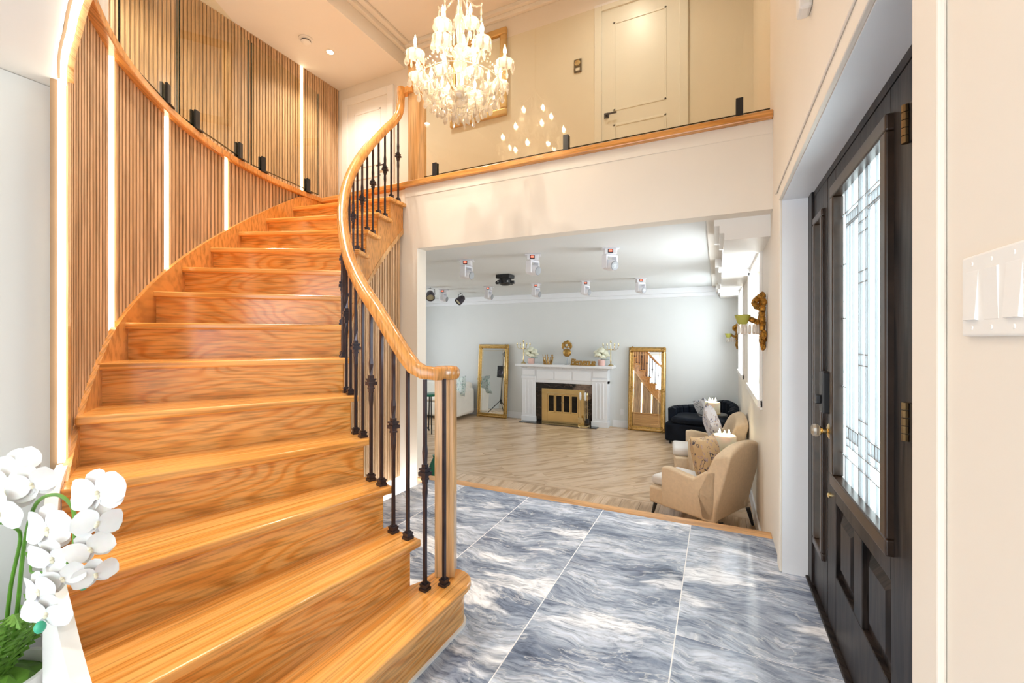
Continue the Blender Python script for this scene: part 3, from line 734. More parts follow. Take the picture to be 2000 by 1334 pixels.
obj('lead_came', cm, M['lead'], d1)
for a, b in ((1.977, 2.24), (1.60, 1.877)):
    pm = MB(); z0, z1 = .285, .595
    o0 = [(DS+.02, a, z0), (DS+.02, b, z0), (DS+.02, b, z1), (DS+.02, a, z1)]
    i0 = [(DS+.02, a+.03, z0+.03), (DS+.02, b-.03, z0+.03), (DS+.02, b-.03, z1-.03), (DS+.02, a+.03, z1-.03)]
    i1 = [(DS+.004, a+.06, z0+.06), (DS+.004, b-.06, z0+.06), (DS+.004, b-.06, z1-.06), (DS+.004, a+.06, z1-.06)]
    pm.add(o0+i0+i1, [(0, 1, 5, 4), (1, 2, 6, 5), (2, 3, 7, 6), (3, 0, 4, 7), (4, 5, 9, 8), (5, 6, 10, 9), (6, 7, 11, 10), (7, 4, 8, 11), (8, 9, 10, 11)])
    obj('raised_panel', pm, M['door'], d1)
for z in (1.81, 1.03, .16):
    o = obj('hinge', MB().box(DS-.004, DS+.004, 1.40, 1.46, z, z+.10), M['black'], d1)
    hk = MB()
    for i in range(5): hk.lathe([(.009, i*.0205), (.009, i*.0205+.0185)], (DS-.009, 1.462, z), 10)
    obj('knuckle', hk, M['aged'], o)
lk = obj('smart_lock', MB().box(DS-.035, DS, 2.305, 2.375, .965, 1.15), M['black'], d1, bevel=.006)
obj('thumb_turn', MB().box(DS-.055, DS-.035, 2.33, 2.355, 1.005, 1.045), M['black'], lk, bevel=.004)
MX = Matrix.Translation((DS, 2.335, .885)) @ Matrix.Rotation(R_(-90), 4, 'Y')
kb = obj('door_knob', MB().lathe([(.034, 0), (.034, .006), (.028, .010), (.012, .014), (.011, .030), (.018, .036), (.020, .040)], (0, 0, 0), 18, MX), M['brass'], d1, smooth=True)
obj('knob_head', MB().lathe([(.018, .038), (.027, .046), (.029, .056), (.026, .066), (.014, .073)], (0, 0, 0), 12, MX), M['crystal'], kb)
obj('latch_button', MB().lathe([(.012, 0), (.012, .008), (.006, .012)], (0, 0, 0), 12, Matrix.Translation((DS, 2.335, .60)) @ Matrix.Rotation(R_(-90), 4, 'Y')), M['brass'], d1)
obj('threshold', MB().box(DS-.022, DS+.05, 1.0, JF, 0, .014), M['door'], d1, bevel=.004)
obj('jamb_lining', MB().box(SW, DS-.01, JF-.004, JF, 0, DH).box(SW, DS-.01, JN, JN+.004, 0, DH).box(SW, DS, JN, JF, DH-.004, DH), M['trimc'], d1)

# upper doors
def updoor(n, s0, s1, zt, cas, lab, hside, y=TB):
    d = struct('door_%d' % n, MB().box(s0, s1, y-.012, y+.02, F2, zt), M['trim'], lab)
    w = s1-s0
    m = MB().box(s0-cas, s0, y-.03, y, F2, zt+cas).box(s1, s1+cas, y-.03, y, F2, zt+cas).box(s0, s1, y-.03, y, zt, zt+cas)
    obj('casing', m, M['trim'], d, bevel=.005)
    pm = MB()
    for a, b in ((F2+.25, F2+.95), (F2+1.10, zt-.16)):
        x0, x1 = s0+.13, s1-.13
        for bx in ((x0, x1, a, a+.025), (x0, x1, b-.025, b), (x0, x0+.025, a, b), (x1-.025, x1, a, b)):
            pm.box(bx[0], bx[1], y-.018, y-.010, bx[2], bx[3])
    obj('panel_moulding', pm, M['trim'], d, bevel=.004)
    hx = s0+.055 if hside < 0 else s1-.055
    h = MB().box(hx-.028, hx+.028, y-.022, y-.012, 3.80, 3.86).box(hx-.01, hx+.01, y-.05, y-.02, 3.82, 3.84)
    h.box(min(hx, hx-hside*.12), max(hx, hx-hside*.12), y-.058, y-.046, 3.82, 3.838)
    obj('lever_handle', h, M['iron'], d, bevel=.002)
    return d
updoor(2, -5.13, -4.345, 4.86, .115, 'white panelled door beside the upper slatted wall', 1)
updoor(3, -1.191, -.36, 5.03, .085, 'white panelled door behind the straight glass balustrade', -1)

# ---- upper wall items
pf = thing('picture_frame', 'large gold framed picture on the upper landing wall', 'picture', (-2.82, TB-.02, 4.12))
W, H = .425, 1.11
pm = MB()
for x0, x1, z0, z1 in ((-W, W, 0, .085), (-W, W, H-.085, H), (-W, -W+.085, .085, H-.085), (W-.085, W, .085, H-.085)): pm.box(x0, x1, -.03, .02, z0, z1)
obj('frame', pm, plain('pale_gold_frame', (.60, .40, .16), .4, .6, var=.1), pf, bevel=.015, seg=3)
pm = MB()
for x0, x1, z0, z1 in ((-W+.085, W-.085, .085, .10), (-W+.085, W-.085, H-.10, H-.085), (-W+.085, -W+.10, .1, H-.1), (W-.10, W-.085, .1, H-.1)): pm.box(x0, x1, -.012, .018, z0, z1)
obj('inner_bead', pm, M['gold'], pf)
obj('canvas', MB().box(-W+.08, W-.08, .0, .015, .08, H-.08), plain('cream_canvas', (.74, .68, .56), .8, var=.08, scale=3), pf)
tmn = thing('thermostat', 'small square thermostat with a round dial on the upper landing wall', 'thermostat', (-1.476, TB, 4.42))
obj('plate', MB().box(-.045, .045, -.018, 0, 0, .15), plain('bronze_plate', (.13, .10, .06), .4, .5), tmn, bevel=.003)
obj('dial', MB().lathe([(.034, 0), (.034, .010), (.02, .014)], (0, 0, 0), 20, Matrix.Translation((0, -.018, .10)) @ Matrix.Rotation(R_(90), 4, 'X')), M['brassw'], tmn, smooth=True)
obj('label_plate', MB().box(-.025, .025, -.021, -.018, .015, .045), M['cream'], tmn)

# ceiling fittings on the gallery ceiling
sd = thing('smoke_detector', 'round white smoke detector on the gallery ceiling', 'detector', (-4.79, 3.865, TC))
obj('base', MB().lathe([(.085, 0), (.085, -.014), (.078, -.018)], (0, 0, 0), 28), M['trim'], sd, smooth=True)
obj('chamber', MB().lathe([(.056, -.018), (.060, -.024), (.060, -.044), (.05, -.055), (.02, -.060)], (0, 0, 0), 28), M['trim'], sd, smooth=True)
obj('vent_ring', MB().lathe([(.061, -.030), (.062, -.036), (.061, -.040)], (0, 0, 0), 28), M['iron'], sd)
dl = thing('downlight', 'small glowing recessed downlight on the gallery ceiling', 'downlight', (-4.71, 4.18, TC))
obj('bezel', MB().lathe([(.055, 0), (.055, -.006), (.042, -.008), (.042, -.002)], (0, 0, 0), 24), M['trim'], dl, smooth=True)
obj('lens', MB().lathe([(.040, -.002), (.040, -.009), (.02, -.011)], (0, 0, 0), 20), M['spot'], dl)
def lamp(name, kind, loc, power, col, parent=None, **k):
    d = bpy.data.lights.new(name, kind); d.energy = power; d.color = col
    for a, v in k.items(): setattr(d, a, v)
    o = bpy.data.objects.new(name, d); COL.objects.link(o); o.location = loc
    if parent is not None: o.parent = parent
    return o
lamp('downlight_beam', 'SPOT', (0, 0, -.03), 55, (1, .90, .78), dl, spot_size=R_(130), spot_blend=.8, shadow_soft_size=.04)
# unseen downlights added in the high ceiling to brighten the stairs
for i, (x, y) in enumerate(((-2.95, 1.7), (-1.85, 1.50), (-3.2, 2.55))):
    q = thing('downlight', ('recessed downlight above the bend of the stairs', 'recessed downlight above the lowest stairs', 'recessed downlight above the top stairs')[i], 'downlight', (x, y, TC2))
    for c_ in dl.children:
        if c_.type == 'MESH': k2 = c_.copy(); COL.objects.link(k2); k2.parent = q
    lamp('downlight_beam', 'SPOT', (0, 0, -.03), 108, (1, .90, .78), q, spot_size=R_(95), spot_blend=.9, shadow_soft_size=.05)
# landing downlights added out of view to brighten the upper back wall
for i, (x, y) in enumerate(((-3.2, 4.05), (-.9, 4.05))):
    q = thing('downlight', ('recessed downlight over the landing above the picture', 'recessed downlight over the landing before the white door')[i], 'downlight', (x, y, TC2))
    for c_ in dl.children:
        if c_.type == 'MESH': k2 = c_.copy(); COL.objects.link(k2); k2.parent = q
    lamp('downlight_beam', 'SPOT', (0, 0, -.03), 28, (1, .92, .82), q, spot_size=R_(165), spot_blend=1.0, shadow_soft_size=.05)
# extra downlights added along the gallery ceiling beyond the frame, for more light
for i, (x, y, z, pw_) in enumerate(((-4.71, 2.0, TC, 60), (-4.71, .2, TC, 60))):
    q = copy_tree(dl); q.location = (x, y, z)
    q['label'] = ('recessed downlight over the middle of the gallery', 'recessed downlight at the near end of the gallery')[i]

# ================================================================== CHANDELIER
CHX, CHY = -1.63, 2.57
ch = thing('chandelier', 'tiered crystal chandelier with lit candle bulbs hanging in the stairwell', 'chandelier', (CHX, CHY, 2.82))
def cz(z): return z-2.82
drop = MB().lathe([(.002, 0), (.004, -.006), (.0075, -.030), (.0085, -.042), (.005, -.052), (.001, -.056)], (0, 0, 0), 6).ball((0, 0, .006), .006, 6, 4).mesh('crystal_drop')
pend = MB().lathe([(.002, 0), (.006, -.008), (.017, -.040), (.018, -.050), (.010, -.064), (.001, -.070)], (0, 0, 0), 8, sy=.5).ball((0, 0, .006), .007, 6, 4).mesh('crystal_pendant')
dish = MB().lathe([(.010, -.016), (.030, -.014), (.052, .002), (.063, .022), (.060, .024), (.048, .006), (.028, -.006), (.012, -.006)], (0, 0, 0), 16).mesh('bobeche', True)
for me_ in (drop, pend, dish): me_.materials.append(M['crystal'])
sleeve = MB().lathe([(.011, 0), (.011, .075), (.006, .08)], (0, 0, 0), 10).mesh('candle_sleeve', True); sleeve.materials.append(M['crystal'])
bulb = MB().lathe([(.004, .078), (.010, .088), (.012, .100), (.008, .118), (.003, .134), (.001, .145)], (0, 0, 0), 10).mesh('candle_bulb', True); bulb.materials.append(M['flame'])
def arm(az, Rr, zroot, zdish, nd, droplen=1):
    u = Vector((math.cos(az), math.sin(az), 0)); P = []
    for i in range(13):
        f_ = i/12; rr = .03+(Rr-.03)*f_
        z = zroot+(zdish-zroot)*f_-.085*math.sin(math.pi*f_)*(1.0 if Rr > .2 else .5)
        P.append((u.x*rr, u.y*rr, cz(z)))
    o = obj('arm', MB().tube(P, .0085, 7), M['crystal'], ch, smooth=True)
    e = (u.x*Rr, u.y*Rr, cz(zdish))
    raw('bobeche', dish, None, o, e); raw('candle_sleeve', sleeve, None, o, e); raw('candle_bulb', bulb, None, o, e)
    for i in range(nd):
        q = 2*math.pi*i/nd; raw('crystal_drop', drop if i % 2 else pend, None, o, (e[0]+.058*math.cos(q), e[1]+.058*math.sin(q), e[2]+.010), (0, 0, q))
    lamp('candle_light', 'POINT', (e[0], e[1], e[2]+.11), CANDLE, (1, .89, .76), o, shadow_soft_size=.012)
CANDLE = 4.2
for i in range(8): arm(R_(12+45*i), .325, 3.02, 3.165, 7)
for i in range(5): arm(R_(40+72*i), .16, 3.30, 3.40, 6)
for i in range(6): arm(R_(30+60*i), .20, 2.99, 3.05, 6)
# central stem of stacked glass shapes
obj('stem', MB().lathe([(.012, cz(2.93)), (.045, cz(2.95)), (.075, cz(3.0)), (.05, cz(3.03)), (.025, cz(3.06)), (.03, cz(3.16)), (.05, cz(3.22)), (.03, cz(3.27)), (.06, cz(3.30)), (.045, cz(3.33)), (.02, cz(3.36)), (.03, cz(3.46)), (.045, cz(3.53)), (.02, cz(3.58)), (.012, cz(3.62)), (.012, cz(3.76))], (0, 0, 0), 12), M['crystal'], ch, smooth=True)
obj('brass_ring', MB().lathe([(.05, cz(3.000)), (.058, cz(3.010)), (.05, cz(3.020))], (0, 0, 0), 16), M['brass'], ch)
# crown of scrolled arms at the top
for i in range(6):
    az = R_(20+60*i); u = Vector((math.cos(az), math.sin(az), 0))
    P = [(u.x*r_, u.y*r_, cz(z)) for r_, z in ((.012, 3.73), (.05, 3.68), (.085, 3.635), (.12, 3.615), (.150, 3.625), (.156, 3.640))]
    o = obj('crown_scroll', MB().tube(P, .006, 6), M['crystal'], ch, smooth=True)
    for j in range(3): raw('crystal_drop', drop, None, o, (u.x*.150, u.y*.150, cz(3.612-.055*j)))
# rings of pendants below
def ring(Rr, z, n, me_, rows=1, dz=.06, nm='pendant_ring'):
    P = [(Rr*math.cos(2*math.pi*i/24), Rr*math.sin(2*math.pi*i/24), cz(z)) for i in range(24)]
    o = obj(nm, MB().tube(P, .003, 5, True), M['crystal'], ch)
    for i in range(n):
        q = 2*math.pi*i/n
        for j in range(rows): raw('crystal_drop', drop if j < rows-1 else me_, None, o, (Rr*math.cos(q), Rr*math.sin(q), cz(z)-.008-dz*j), (0, 0, q))
ring(.30, 3.055, 20, pend, 1); ring(.245, 3.01, 18, pend, 1); ring(.19, 2.965, 14, pend, 1); ring(.125, 2.95, 10, pend, 2, .05); ring(.05, 2.945, 8, pend, 2, .055)
# bead swags between the arms
for i in range(8):
    a0, a1_ = R_(12+45*i), R_(57+45*i)
    mb = MB()
    for (r0, z0, r1, z1, sag) in ((.31, 3.15, .31, 3.15, .10), (.14, 3.39, .30, 3.16, .07)):
        for j in range(11):
            f_ = j/10; q = a0+(a1_-a0)*f_ if r0 == r1 else a0; rr = r0+(r1-r0)*f_
            mb.ball((rr*math.cos(q), rr*math.sin(q), cz(z0+(z1-z0)*f_-sag*math.sin(math.pi*f_))), .0065, 6, 4)
    obj('bead_swag', mb, M['crystal'], ch, smooth=True)['kind'] = 'stuff'
obj('chain', MB().tube([(0, 0, cz(3.74)), (0, 0, cz(TC2-.03))], .006, 8), M['brassw'], ch)
obj('canopy', MB().lathe([(.02, cz(TC2-.05)), (.05, cz(TC2-.04)), (.065, cz(TC2-.01)), (.065, cz(TC2))], (0, 0, 0), 20), M['brassw'], ch, smooth=True)

# ================================================================== LIVING ROOM
# ---- fireplace (front plane t = 8.05, wall 8.28)
FX = -2.745
fp = thing('fireplace', 'white mantel fireplace with black marble slips and brass doors', 'fireplace', (FX, 8.28, LF))
def fb(n, x0, x1, y0, y1, z0, z1, mat=None, bev=.004): return obj(n, MB().box(x0, x1, y0, y1, z0, z1), mat or M['trimc'], fp, bevel=bev)
FD = -.20                                # depth of pilaster front
for sx in (-1, 1):
    a, b = sorted((sx*.585, sx*.88))
    p = fb('pilaster', a, b, FD, 0, .11, .92)
    fb('plinth', a-.012, b+.012, FD-.015, 0, 0, .11)
    fl_ = MB()
    for q in range(3):
        cx_ = a+.075+q*.0725; fl_.box(cx_-.013, cx_+.013, FD-.012, FD, .16, .84)
    obj('fluting', fl_, M['trimc'], p, bevel=.005)
    fb('capital', a-.01, b+.01, FD-.014, 0, .875, .92)
    fb('corner_block', a+.02, b-.02, FD-.012, FD, .945, 1.06)
fb('frieze', -.88, .88, FD+.01, 0, .82, 1.085)
fb('jamb_strip', -.585, .585, FD+.02, 0, .80, .83)
for x0, x1 in ((-.56, -.20), (-.17, .17), (.20, .56)): fb('frieze_panel', x0, x1, FD-.004, FD+.012, .865, 1.045, bev=.008)
fb('bed_moulding', -.90, .90, FD-.04, 0, 1.085, 1.12)
dn = MB()
for i in range(46): dn.box(-.90+i*.04, -.88+i*.04, FD-.058, FD-.03, 1.095, 1.118)
obj('dentils', dn, M['trimc'], fp)['kind'] = 'stuff'
fb('shelf', -1.0, 1.0, FD-.11, 0, 1.12, 1.175, bev=.012)
sp_ = MB().box(-.585, -.435, FD+.03, 0, .0, .82).box(.435, .585, FD+.03, 0, .0, .82).box(-.435, .435, FD+.03, 0, .675, .82)
obj('marble_slips', sp_, M['fastone'], fp, bevel=.003)
obj('firebox', MB().box(-.44, .44, -.012, 0, 0, .68).box(-.44, -.425, -.12, 0, 0, .68).box(.425, .44, -.12, 0, 0, .68), M['ash'], fp)
fb('hearth', -.87, .72, FD-.19, FD+.05, .0, .012, M['fastone'])
# brass door surround, four panes
br = MB().box(-.44, -.32, FD-.01, FD+.03, .012, .69).box(.32, .44, FD-.01, FD+.03, .012, .69).box(-.32, .32, FD-.01, FD+.03, .58, .69).box(-.32, .32, FD-.01, FD+.03, .012, .22)
obj('brass_frame', br, M['brass'], fp, bevel=.004)
obj('brass_hood', MB().box(-.33, .33, FD-.03, FD-.01, .592, .615), M['brassw'], fp, bevel=.004)
for i in range(4):
    x0 = -.32+i*.16
    o = obj('brass_door', MB().box(x0+.002, x0+.026, FD-.006, FD+.02, .22, .58).box(x0+.134, x0+.158, FD-.006, FD+.02, .22, .58).box(x0+.026, x0+.134, FD-.006, FD+.02, .22, .245).box(x0+.026, x0+.134, FD-.006, FD+.02, .555, .58), M['brass'], fp, bevel=.003)
    obj('pane', MB().box(x0+.026, x0+.134, FD+.004, FD+.008, .245, .555), M['smoke'], o)
    if i in (1, 2): obj('knob', MB().ball((x0+(.146 if i == 1 else .014), FD-.02, .42), .012, 10, 6), M['brassw'], o, smooth=True)
# ---- fire tools
ft = thing('fire_tool_set', 'pale brass fire tool stand on the hearth', 'fire tools', (FX+.46, 8.28+FD-.11, LF+.012))
obj('base', MB().lathe([(.12, 0), (.12, .02), (.10, .035), (.03, .05), (.015, .06)], (0, 0, 0), 20), M['brassw'], ft, smooth=True)
obj('centre_rod', MB().tube([(0, 0, .05), (0, 0, .66)], .008, 8), M['brassw'], ft)
obj('cross_arm', MB().tube([(-.07, 0, .52), (.07, 0, .52)], .007, 6), M['brassw'], ft)
obj('finial', MB().ball((0, 0, .675), .018, 10, 6), M['brassw'], ft, smooth=True)
for i, (x, nm) in enumerate(((-.065, 'shovel'), (.03, 'poker'), (.07, 'brush'))):
    o = obj(nm, MB().tube([(x, -.02, .13), (x, -.02, .56)], .0055, 6), M['brassw'], ft)
    obj('handle', MB().lathe([(.008, .50), (.017, .53), (.021, .60), (.016, .645), (.006, .655)], (x, -.02, 0), 10), M['trimc'] if i < 2 else M['brassw'], o, smooth=True)
    if i == 0: obj('blade', MB().box(x-.045, x+.045, -.028, -.014, .07, .17), M['brassw'], o, bevel=.01)
    if i == 2: obj('bristles', MB().box(x-.03, x+.03, -.035, .0, .07, .16), M['black'], o, bevel=.006)
# ---- mantel ornaments
MZ = LF+1.175; MY = 8.28-.20
def candelabra(x, lab):
    c = thing('candelabra', lab, 'candelabra', (x, MY+.02, MZ), group='brass candelabras on the mantel')
    obj('foot', MB().lathe([(.055, 0), (.05, .012), (.018, .03), (.010, .05)], (0, 0, 0), 14), M['brassw'], c, smooth=True)
    obj('column', MB().lathe([(.010, .05), (.015, .08), (.009, .12), (.008, .28), (.016, .31), (.009, .33), (.012, .40)], (0, 0, 0), 10), M['brassw'], c, smooth=True)
    for dx, zz in ((-.145, .375), (-.07, .375), (0, .43), (.07, .375), (.145, .375)):
        if dx: o = obj('branch', MB().tube([(0, 0, .32), (dx*.5, 0, .295), (dx*.9, 0, .325), (dx, 0, zz)], .0055, 6), M['brassw'], c, smooth=True)
        else: o = obj('branch', MB().tube([(0, 0, .39), (0, 0, zz)], .006, 6), M['brassw'], c)
        obj('candle_cup', MB().lathe([(.008, 0), (.018, .008), (.014, .02), (.010, .045), (.012, .05)], (dx, 0, zz), 10), M['brassw'], o, smooth=True)
candelabra(-3.600, 'five branched brass candelabra at the left end of the mantel')
candelabra(-1.805, 'five branched brass candelabra at the right end of the mantel')
def bouquet(x, lab, leafx):
    v = thing('flower_vase', lab, 'vase', (x, MY, MZ), group='blush vases with ivory flowers')
    obj('pot', MB().lathe([(.055, 0), (.068, .02), (.07, .09), (.064, .115), (.055, .112)], (0, 0, 0), 18), M['pink'], v, smooth=True)
    for i in range(12):
        q = i*2.4; cz_ = 1-1.7*i/11; sr = math.sqrt(max(0, 1-cz_*cz_)); rr = .098*sr; z = .225+.085*cz_
        fm_ = MB()
        for j in range(6):
            w = j*1.05+i; Mt = Matrix.Rotation(w, 3, 'Z') @ Matrix.Rotation(R_(35+5*(j % 2)), 3, 'Y')
            fm_.ball((rr*math.cos(q)+.020*math.cos(w), rr*math.sin(q)+.020*math.sin(w), z), .055, 8, 5, (.9, .9, .5), Mt, .06)
        obj('blossom', fm_, M['ivory'], v, smooth=True)
    obj('leaf', MB().prism([(0, -.02), (leafx*.06, -.035), (leafx*.15, 0), (leafx*.07, .03), (0, .02)], .118, .124), M['green'], v)
bouquet(-3.42, 'round ivory bouquet in a blush vase beside the left candelabra', 1)
bouquet(-1.975, 'loose ivory bouquet in a blush vase beside the right candelabra', 1)
cr = thing('openwork_tiara', 'small openwork gilt crown overhanging the mantel edge', 'ornament', (-3.03, MY-.07, MZ))
cm = MB()
for i in range(10):
    q = 2*math.pi*i/10; x, y = .085*math.cos(q), .05*math.sin(q); q2 = q+2*math.pi/10
    cm.tube([(x, y, .0), (x*1.15, y*1.15, .08), (x*1.25, y*1.25, .13+.05*(i % 2))], .007, 5)
    cm.tube([(x, y, .02), (.1*math.cos((q+q2)/2), .06*math.sin((q+q2)/2), .09), (.085*math.cos(q2), .05*math.sin(q2), .02)], .006, 5)
    cm.ball((x*1.25, y*1.25, .135+.05*(i % 2)), .012, 6, 4)
cm.tube([(.088*math.cos(2*math.pi*i/16), .052*math.sin(2*math.pi*i/16), .01) for i in range(16)], .010, 5, True)
obj('openwork', cm, M['gold'], cr, smooth=True)
mk = thing('gilt_mask', 'carved gilt mask ornament on a thin grey stand in the middle of the mantel', 'ornament', (-2.665, MY+.02, MZ))
obj('stand', MB().lathe([(.05, 0), (.05, .008), (.006, .012), (.006, .18)], (0, 0, 0), 14), plain('grey_metal_stand', (.35, .37, .40), .3, .8), mk, smooth=True)
cm = MB()
cm.ball((0, 0, .235), .085, 14, 8, (1.0, .35, .95), None, .04)
for i in range(14):
    q = R_(-20+220*i/13); cm.ball((.082*math.cos(q), -.012, .365+.07*math.sin(q)), .030, 7, 5, (1, .6, 1), None, .15)
for i in range(8):
    q = i*.8; cm.ball((.045*math.cos(q), -.022, .385+.045*math.sin(q)), .020, 7, 5, (1, .7, 1), None, .15)
cm.ball((.02, -.015, .44), .04, 8, 5, (1, .5, 1), None, .15).box(-.075, .075, -.02, .0, .285, .30)
obj('carving', cm, M['gold'], mk, smooth=True)
# welcome word standing on the mantel
cu = bpy.data.curves.new('word', 'FONT'); cu.body = 'Bienvenue'; cu.size = .125; cu.extrude = .012; cu.space_character = .82; cu.align_x = 'CENTER'; cu.offset = .003; cu.shear = .15
tmp = bpy.data.objects.new('word', cu); COL.objects.link(tmp)
bpy.context.view_layer.update()
wme = bpy.data.meshes.new_from_object(tmp.evaluated_get(bpy.context.evaluated_depsgraph_get())); bpy.data.objects.remove(tmp); bpy.data.curves.remove(cu)
xs = [v.co.x for v in wme.vertices]; sc_ = .48/(max(xs)-min(xs))
wt = thing('word_sign', 'gilt freestanding word ornament reading Bienvenue on the mantel', 'sign', (-2.31, MY-.10, MZ))
wme.materials.clear()
o = raw('lettering', wme, M['gold'], wt, (0, 0, .012), (R_(90), 0, 0)); o.scale = (sc_, sc_*1.15, 1)
obj('base_bar', MB().box(-.24, .24, -.02, .02, 0, .014), M['gold'], wt)

# ---- leaning gilt mirrors
def mirror(x, y0, w, h, lean, lab, rz=0):
    m = thing('floor_mirror', lab, 'mirror', (x, y0, LF), rz, group='gilt floor mirrors leaning on the wall')
    t = R_(lean); Mt = Matrix.Rotation(-t, 4, 'X')
    fw = .085; fr = MB()
    for x0, x1, z0, z1 in ((-w/2, w/2, 0, fw), (-w/2, w/2, h-fw, h), (-w/2, -w/2+fw, fw, h-fw), (w/2-fw, w/2, fw, h-fw)): fr.box(x0, x1, -.04, 0, z0, z1, Mt)
    obj('frame', fr, M['gold'], m, bevel=.016, seg=3)
    bd = MB()
    for x0, x1, z0, z1 in ((-w/2+.02, w/2-.02, .025, .045), (-w/2+.02, w/2-.02, h-.045, h-.025), (-w/2+.02, -w/2+.04, .045, h-.045), (w/2-.04, w/2-.02, .045, h-.045)): bd.box(x0, x1, -.048, -.03, z0, z1, Mt)
    obj('bead_moulding', bd, M['brass'], m, bevel=.006)
    for sx in (-1, 1):
        for zz in (0.045, h-.045, h/2):
            c = MB()
            for i in range(9): c.ball(Mt @ Vector((sx*(w/2-.045)+random.uniform(-.035, .035), -.045, zz+random.uniform(-.05, .05))), random.uniform(.010, .018), 6, 4)
            obj('corner_carving', c, M['gold'], m, smooth=True)
    obj('glass', MB().box(-w/2+fw-.005, w/2-fw+.005, -.022, -.018, fw-.005, h-fw+.005, Mt), M['mirror'], m)
    bv = MB()
    for x0, x1, z0, z1 in ((-w/2+fw, w/2-fw, fw+.04, fw+.046), (-w/2+fw, w/2-fw, h-fw-.046, h-fw-.04), (-w/2+fw+.03, -w/2+fw+.034, fw, h-fw), (w/2-fw-.034, w/2-fw-.03, fw, h-fw)): bv.box(x0, x1, -.0235, -.021, z0, z1, Mt)
    obj('bevel_line', bv, M['brassw'], m)
    return m
mirror(-4.36, 8.14, .73, 1.56, 4.0, 'gilt framed mirror leaning on the wall left of the fireplace', R_(0))
mirror(-1.165, 8.135, .66, 1.53, 5.2, 'gilt framed mirror leaning on the wall right of the fireplace', R_(0))

# ---- accent chairs
def beige_chair(loc, rz, lab):
    c = thing('accent_chair', lab, 'armchair', loc, rz, group='beige linen accent chairs')
    # local: faces +X; width along Y
    W = .31; D0, D1 = -.30, .36
    def rb(n, mb, mat, bev=.02, par=None): return obj(n, mb, mat, par or c, smooth=True, bevel=bev, seg=3)
    rb('seat_base', MB().box(D0+.02, D1, -W+.03, W-.03, .13, .285), M['linen'])
    rb('seat_cushion', MB().box(D0+.10, D1+.015, -W+.085, W-.085, .285, .375), M['linenw'], .03)
    for sy in (-1, 1):
        y0, y1 = sorted((sy*W, sy*(W-.08)))
        am = MB()
        pr = [(D0, .14), (D1-.15, .14), (D1-.15, .50), (D1-.22, .512), (-.10, .475), (-.20, .55), (D0-.02, .60)]
        am.add([(x, y0, z) for x, z in pr]+[(x, y1, z) for x, z in pr], [tuple(range(7)), tuple(range(13, 6, -1))]+[(i, i+7, (i+1) % 7+7, (i+1) % 7) for i in range(7)])
        rb('arm', am, M['linen'], .018)
    # curved back: wraps between arms, top arched
    bm_ = MB(); n = 10; pts = []
    for i in range(n+1):
        f_ = -1+2*i/n; y = f_*W; top = .815-.085*abs(f_)**2.6; inx = .03*(abs(f_)**3)
        for (x, z) in ((D0+.02, .13), (D0-.13, top-.02), (D0-.095, top+.0), (D0-.02+inx, top-.03), (D0+.11+inx*2, .36), (D0+.12, .13)): pts.append((x, y, z))
    m_ = 6; fs = []
    for i in range(n):
        for j in range(m_): fs.append((i*m_+j, (i+1)*m_+j, (i+1)*m_+(j+1) % m_, i*m_+(j+1) % m_))
    fs += [tuple(range(m_)), tuple(n*m_+j for j in range(m_))[::-1]]
    bm_.add(pts, fs)
    rb('backrest', bm_, M['linen'], .02)
    for x, sx in ((D1-.06, 1), (D0-.02, -1)):
        for sy in (-1, 1):
            obj('leg', MB().tube([(x, sy*(W-.06), .15), (x+sx*.035, sy*(W-.045), 0)], [.020, .012], 10), M['black'], c, smooth=True)
    return c
RZ = R_(153)
beige_chair((-.145, 4.39, LF), RZ, 'beige linen accent chair nearest the marble foyer')
beige_chair((-.13, 5.76, LF), R_(186), 'beige linen accent chair between the two big candles')
def pillow(name, loc, size, rx, ry, rz, mat, lab, thick=.07):
    n = 9; mb = MB(); P = []
    for s_ in (1, -1):
        for i in range(n):
            for j in range(n):
                u, v = -1+2*i/(n-1), -1+2*j/(n-1)
                pinch = 1-.10*(1-abs(u)**4)*(abs(v)**6)-.10*(1-abs(v)**4)*(abs(u)**6)
                th_ = thick*(max(0, (1-u**4))*max(0, (1-v**4)))**.55
                P.append((u*size/2*pinch, s_*th_, v*size/2*pinch))
    fs = []
    for s_ in (0, 1):
        for i in range(n-1):
            for j in range(n-1):
                q = (s_*n*n+i*n+j, s_*n*n+(i+1)*n+j, s_*n*n+(i+1)*n+j+1, s_*n*n+i*n+j+1); fs.append(q[::-1] if s_ == 0 else q)
    mb.add(P, fs)
    return tag(obj(name, mb, mat, smooth=True, loc=loc, rot=(rx, ry, rz)), lab, 'cushion')
def on_chair(cl, dx, dy, dz, RZ=RZ):
    c_, s_ = math.cos(RZ), math.sin(RZ); return (cl[0]+dx*c_-dy*s_, cl[1]+dx*s_+dy*c_, cl[2]+dz)
pillow('throw_pillow', on_chair((-.145, 4.39, LF), -.085, .03, .60), .42, R_(-16), R_(4), RZ-R_(90), M['pil2'], 'tan aztec print cushion on the nearest beige chair')
pillow('throw_pillow', on_chair((-.13, 5.76, LF), -.07, .03, .66, R_(186)), .40, R_(-16), R_(42), R_(186)-R_(90), M['pil1'], 'pale grey print cushion on the farther beige chair')

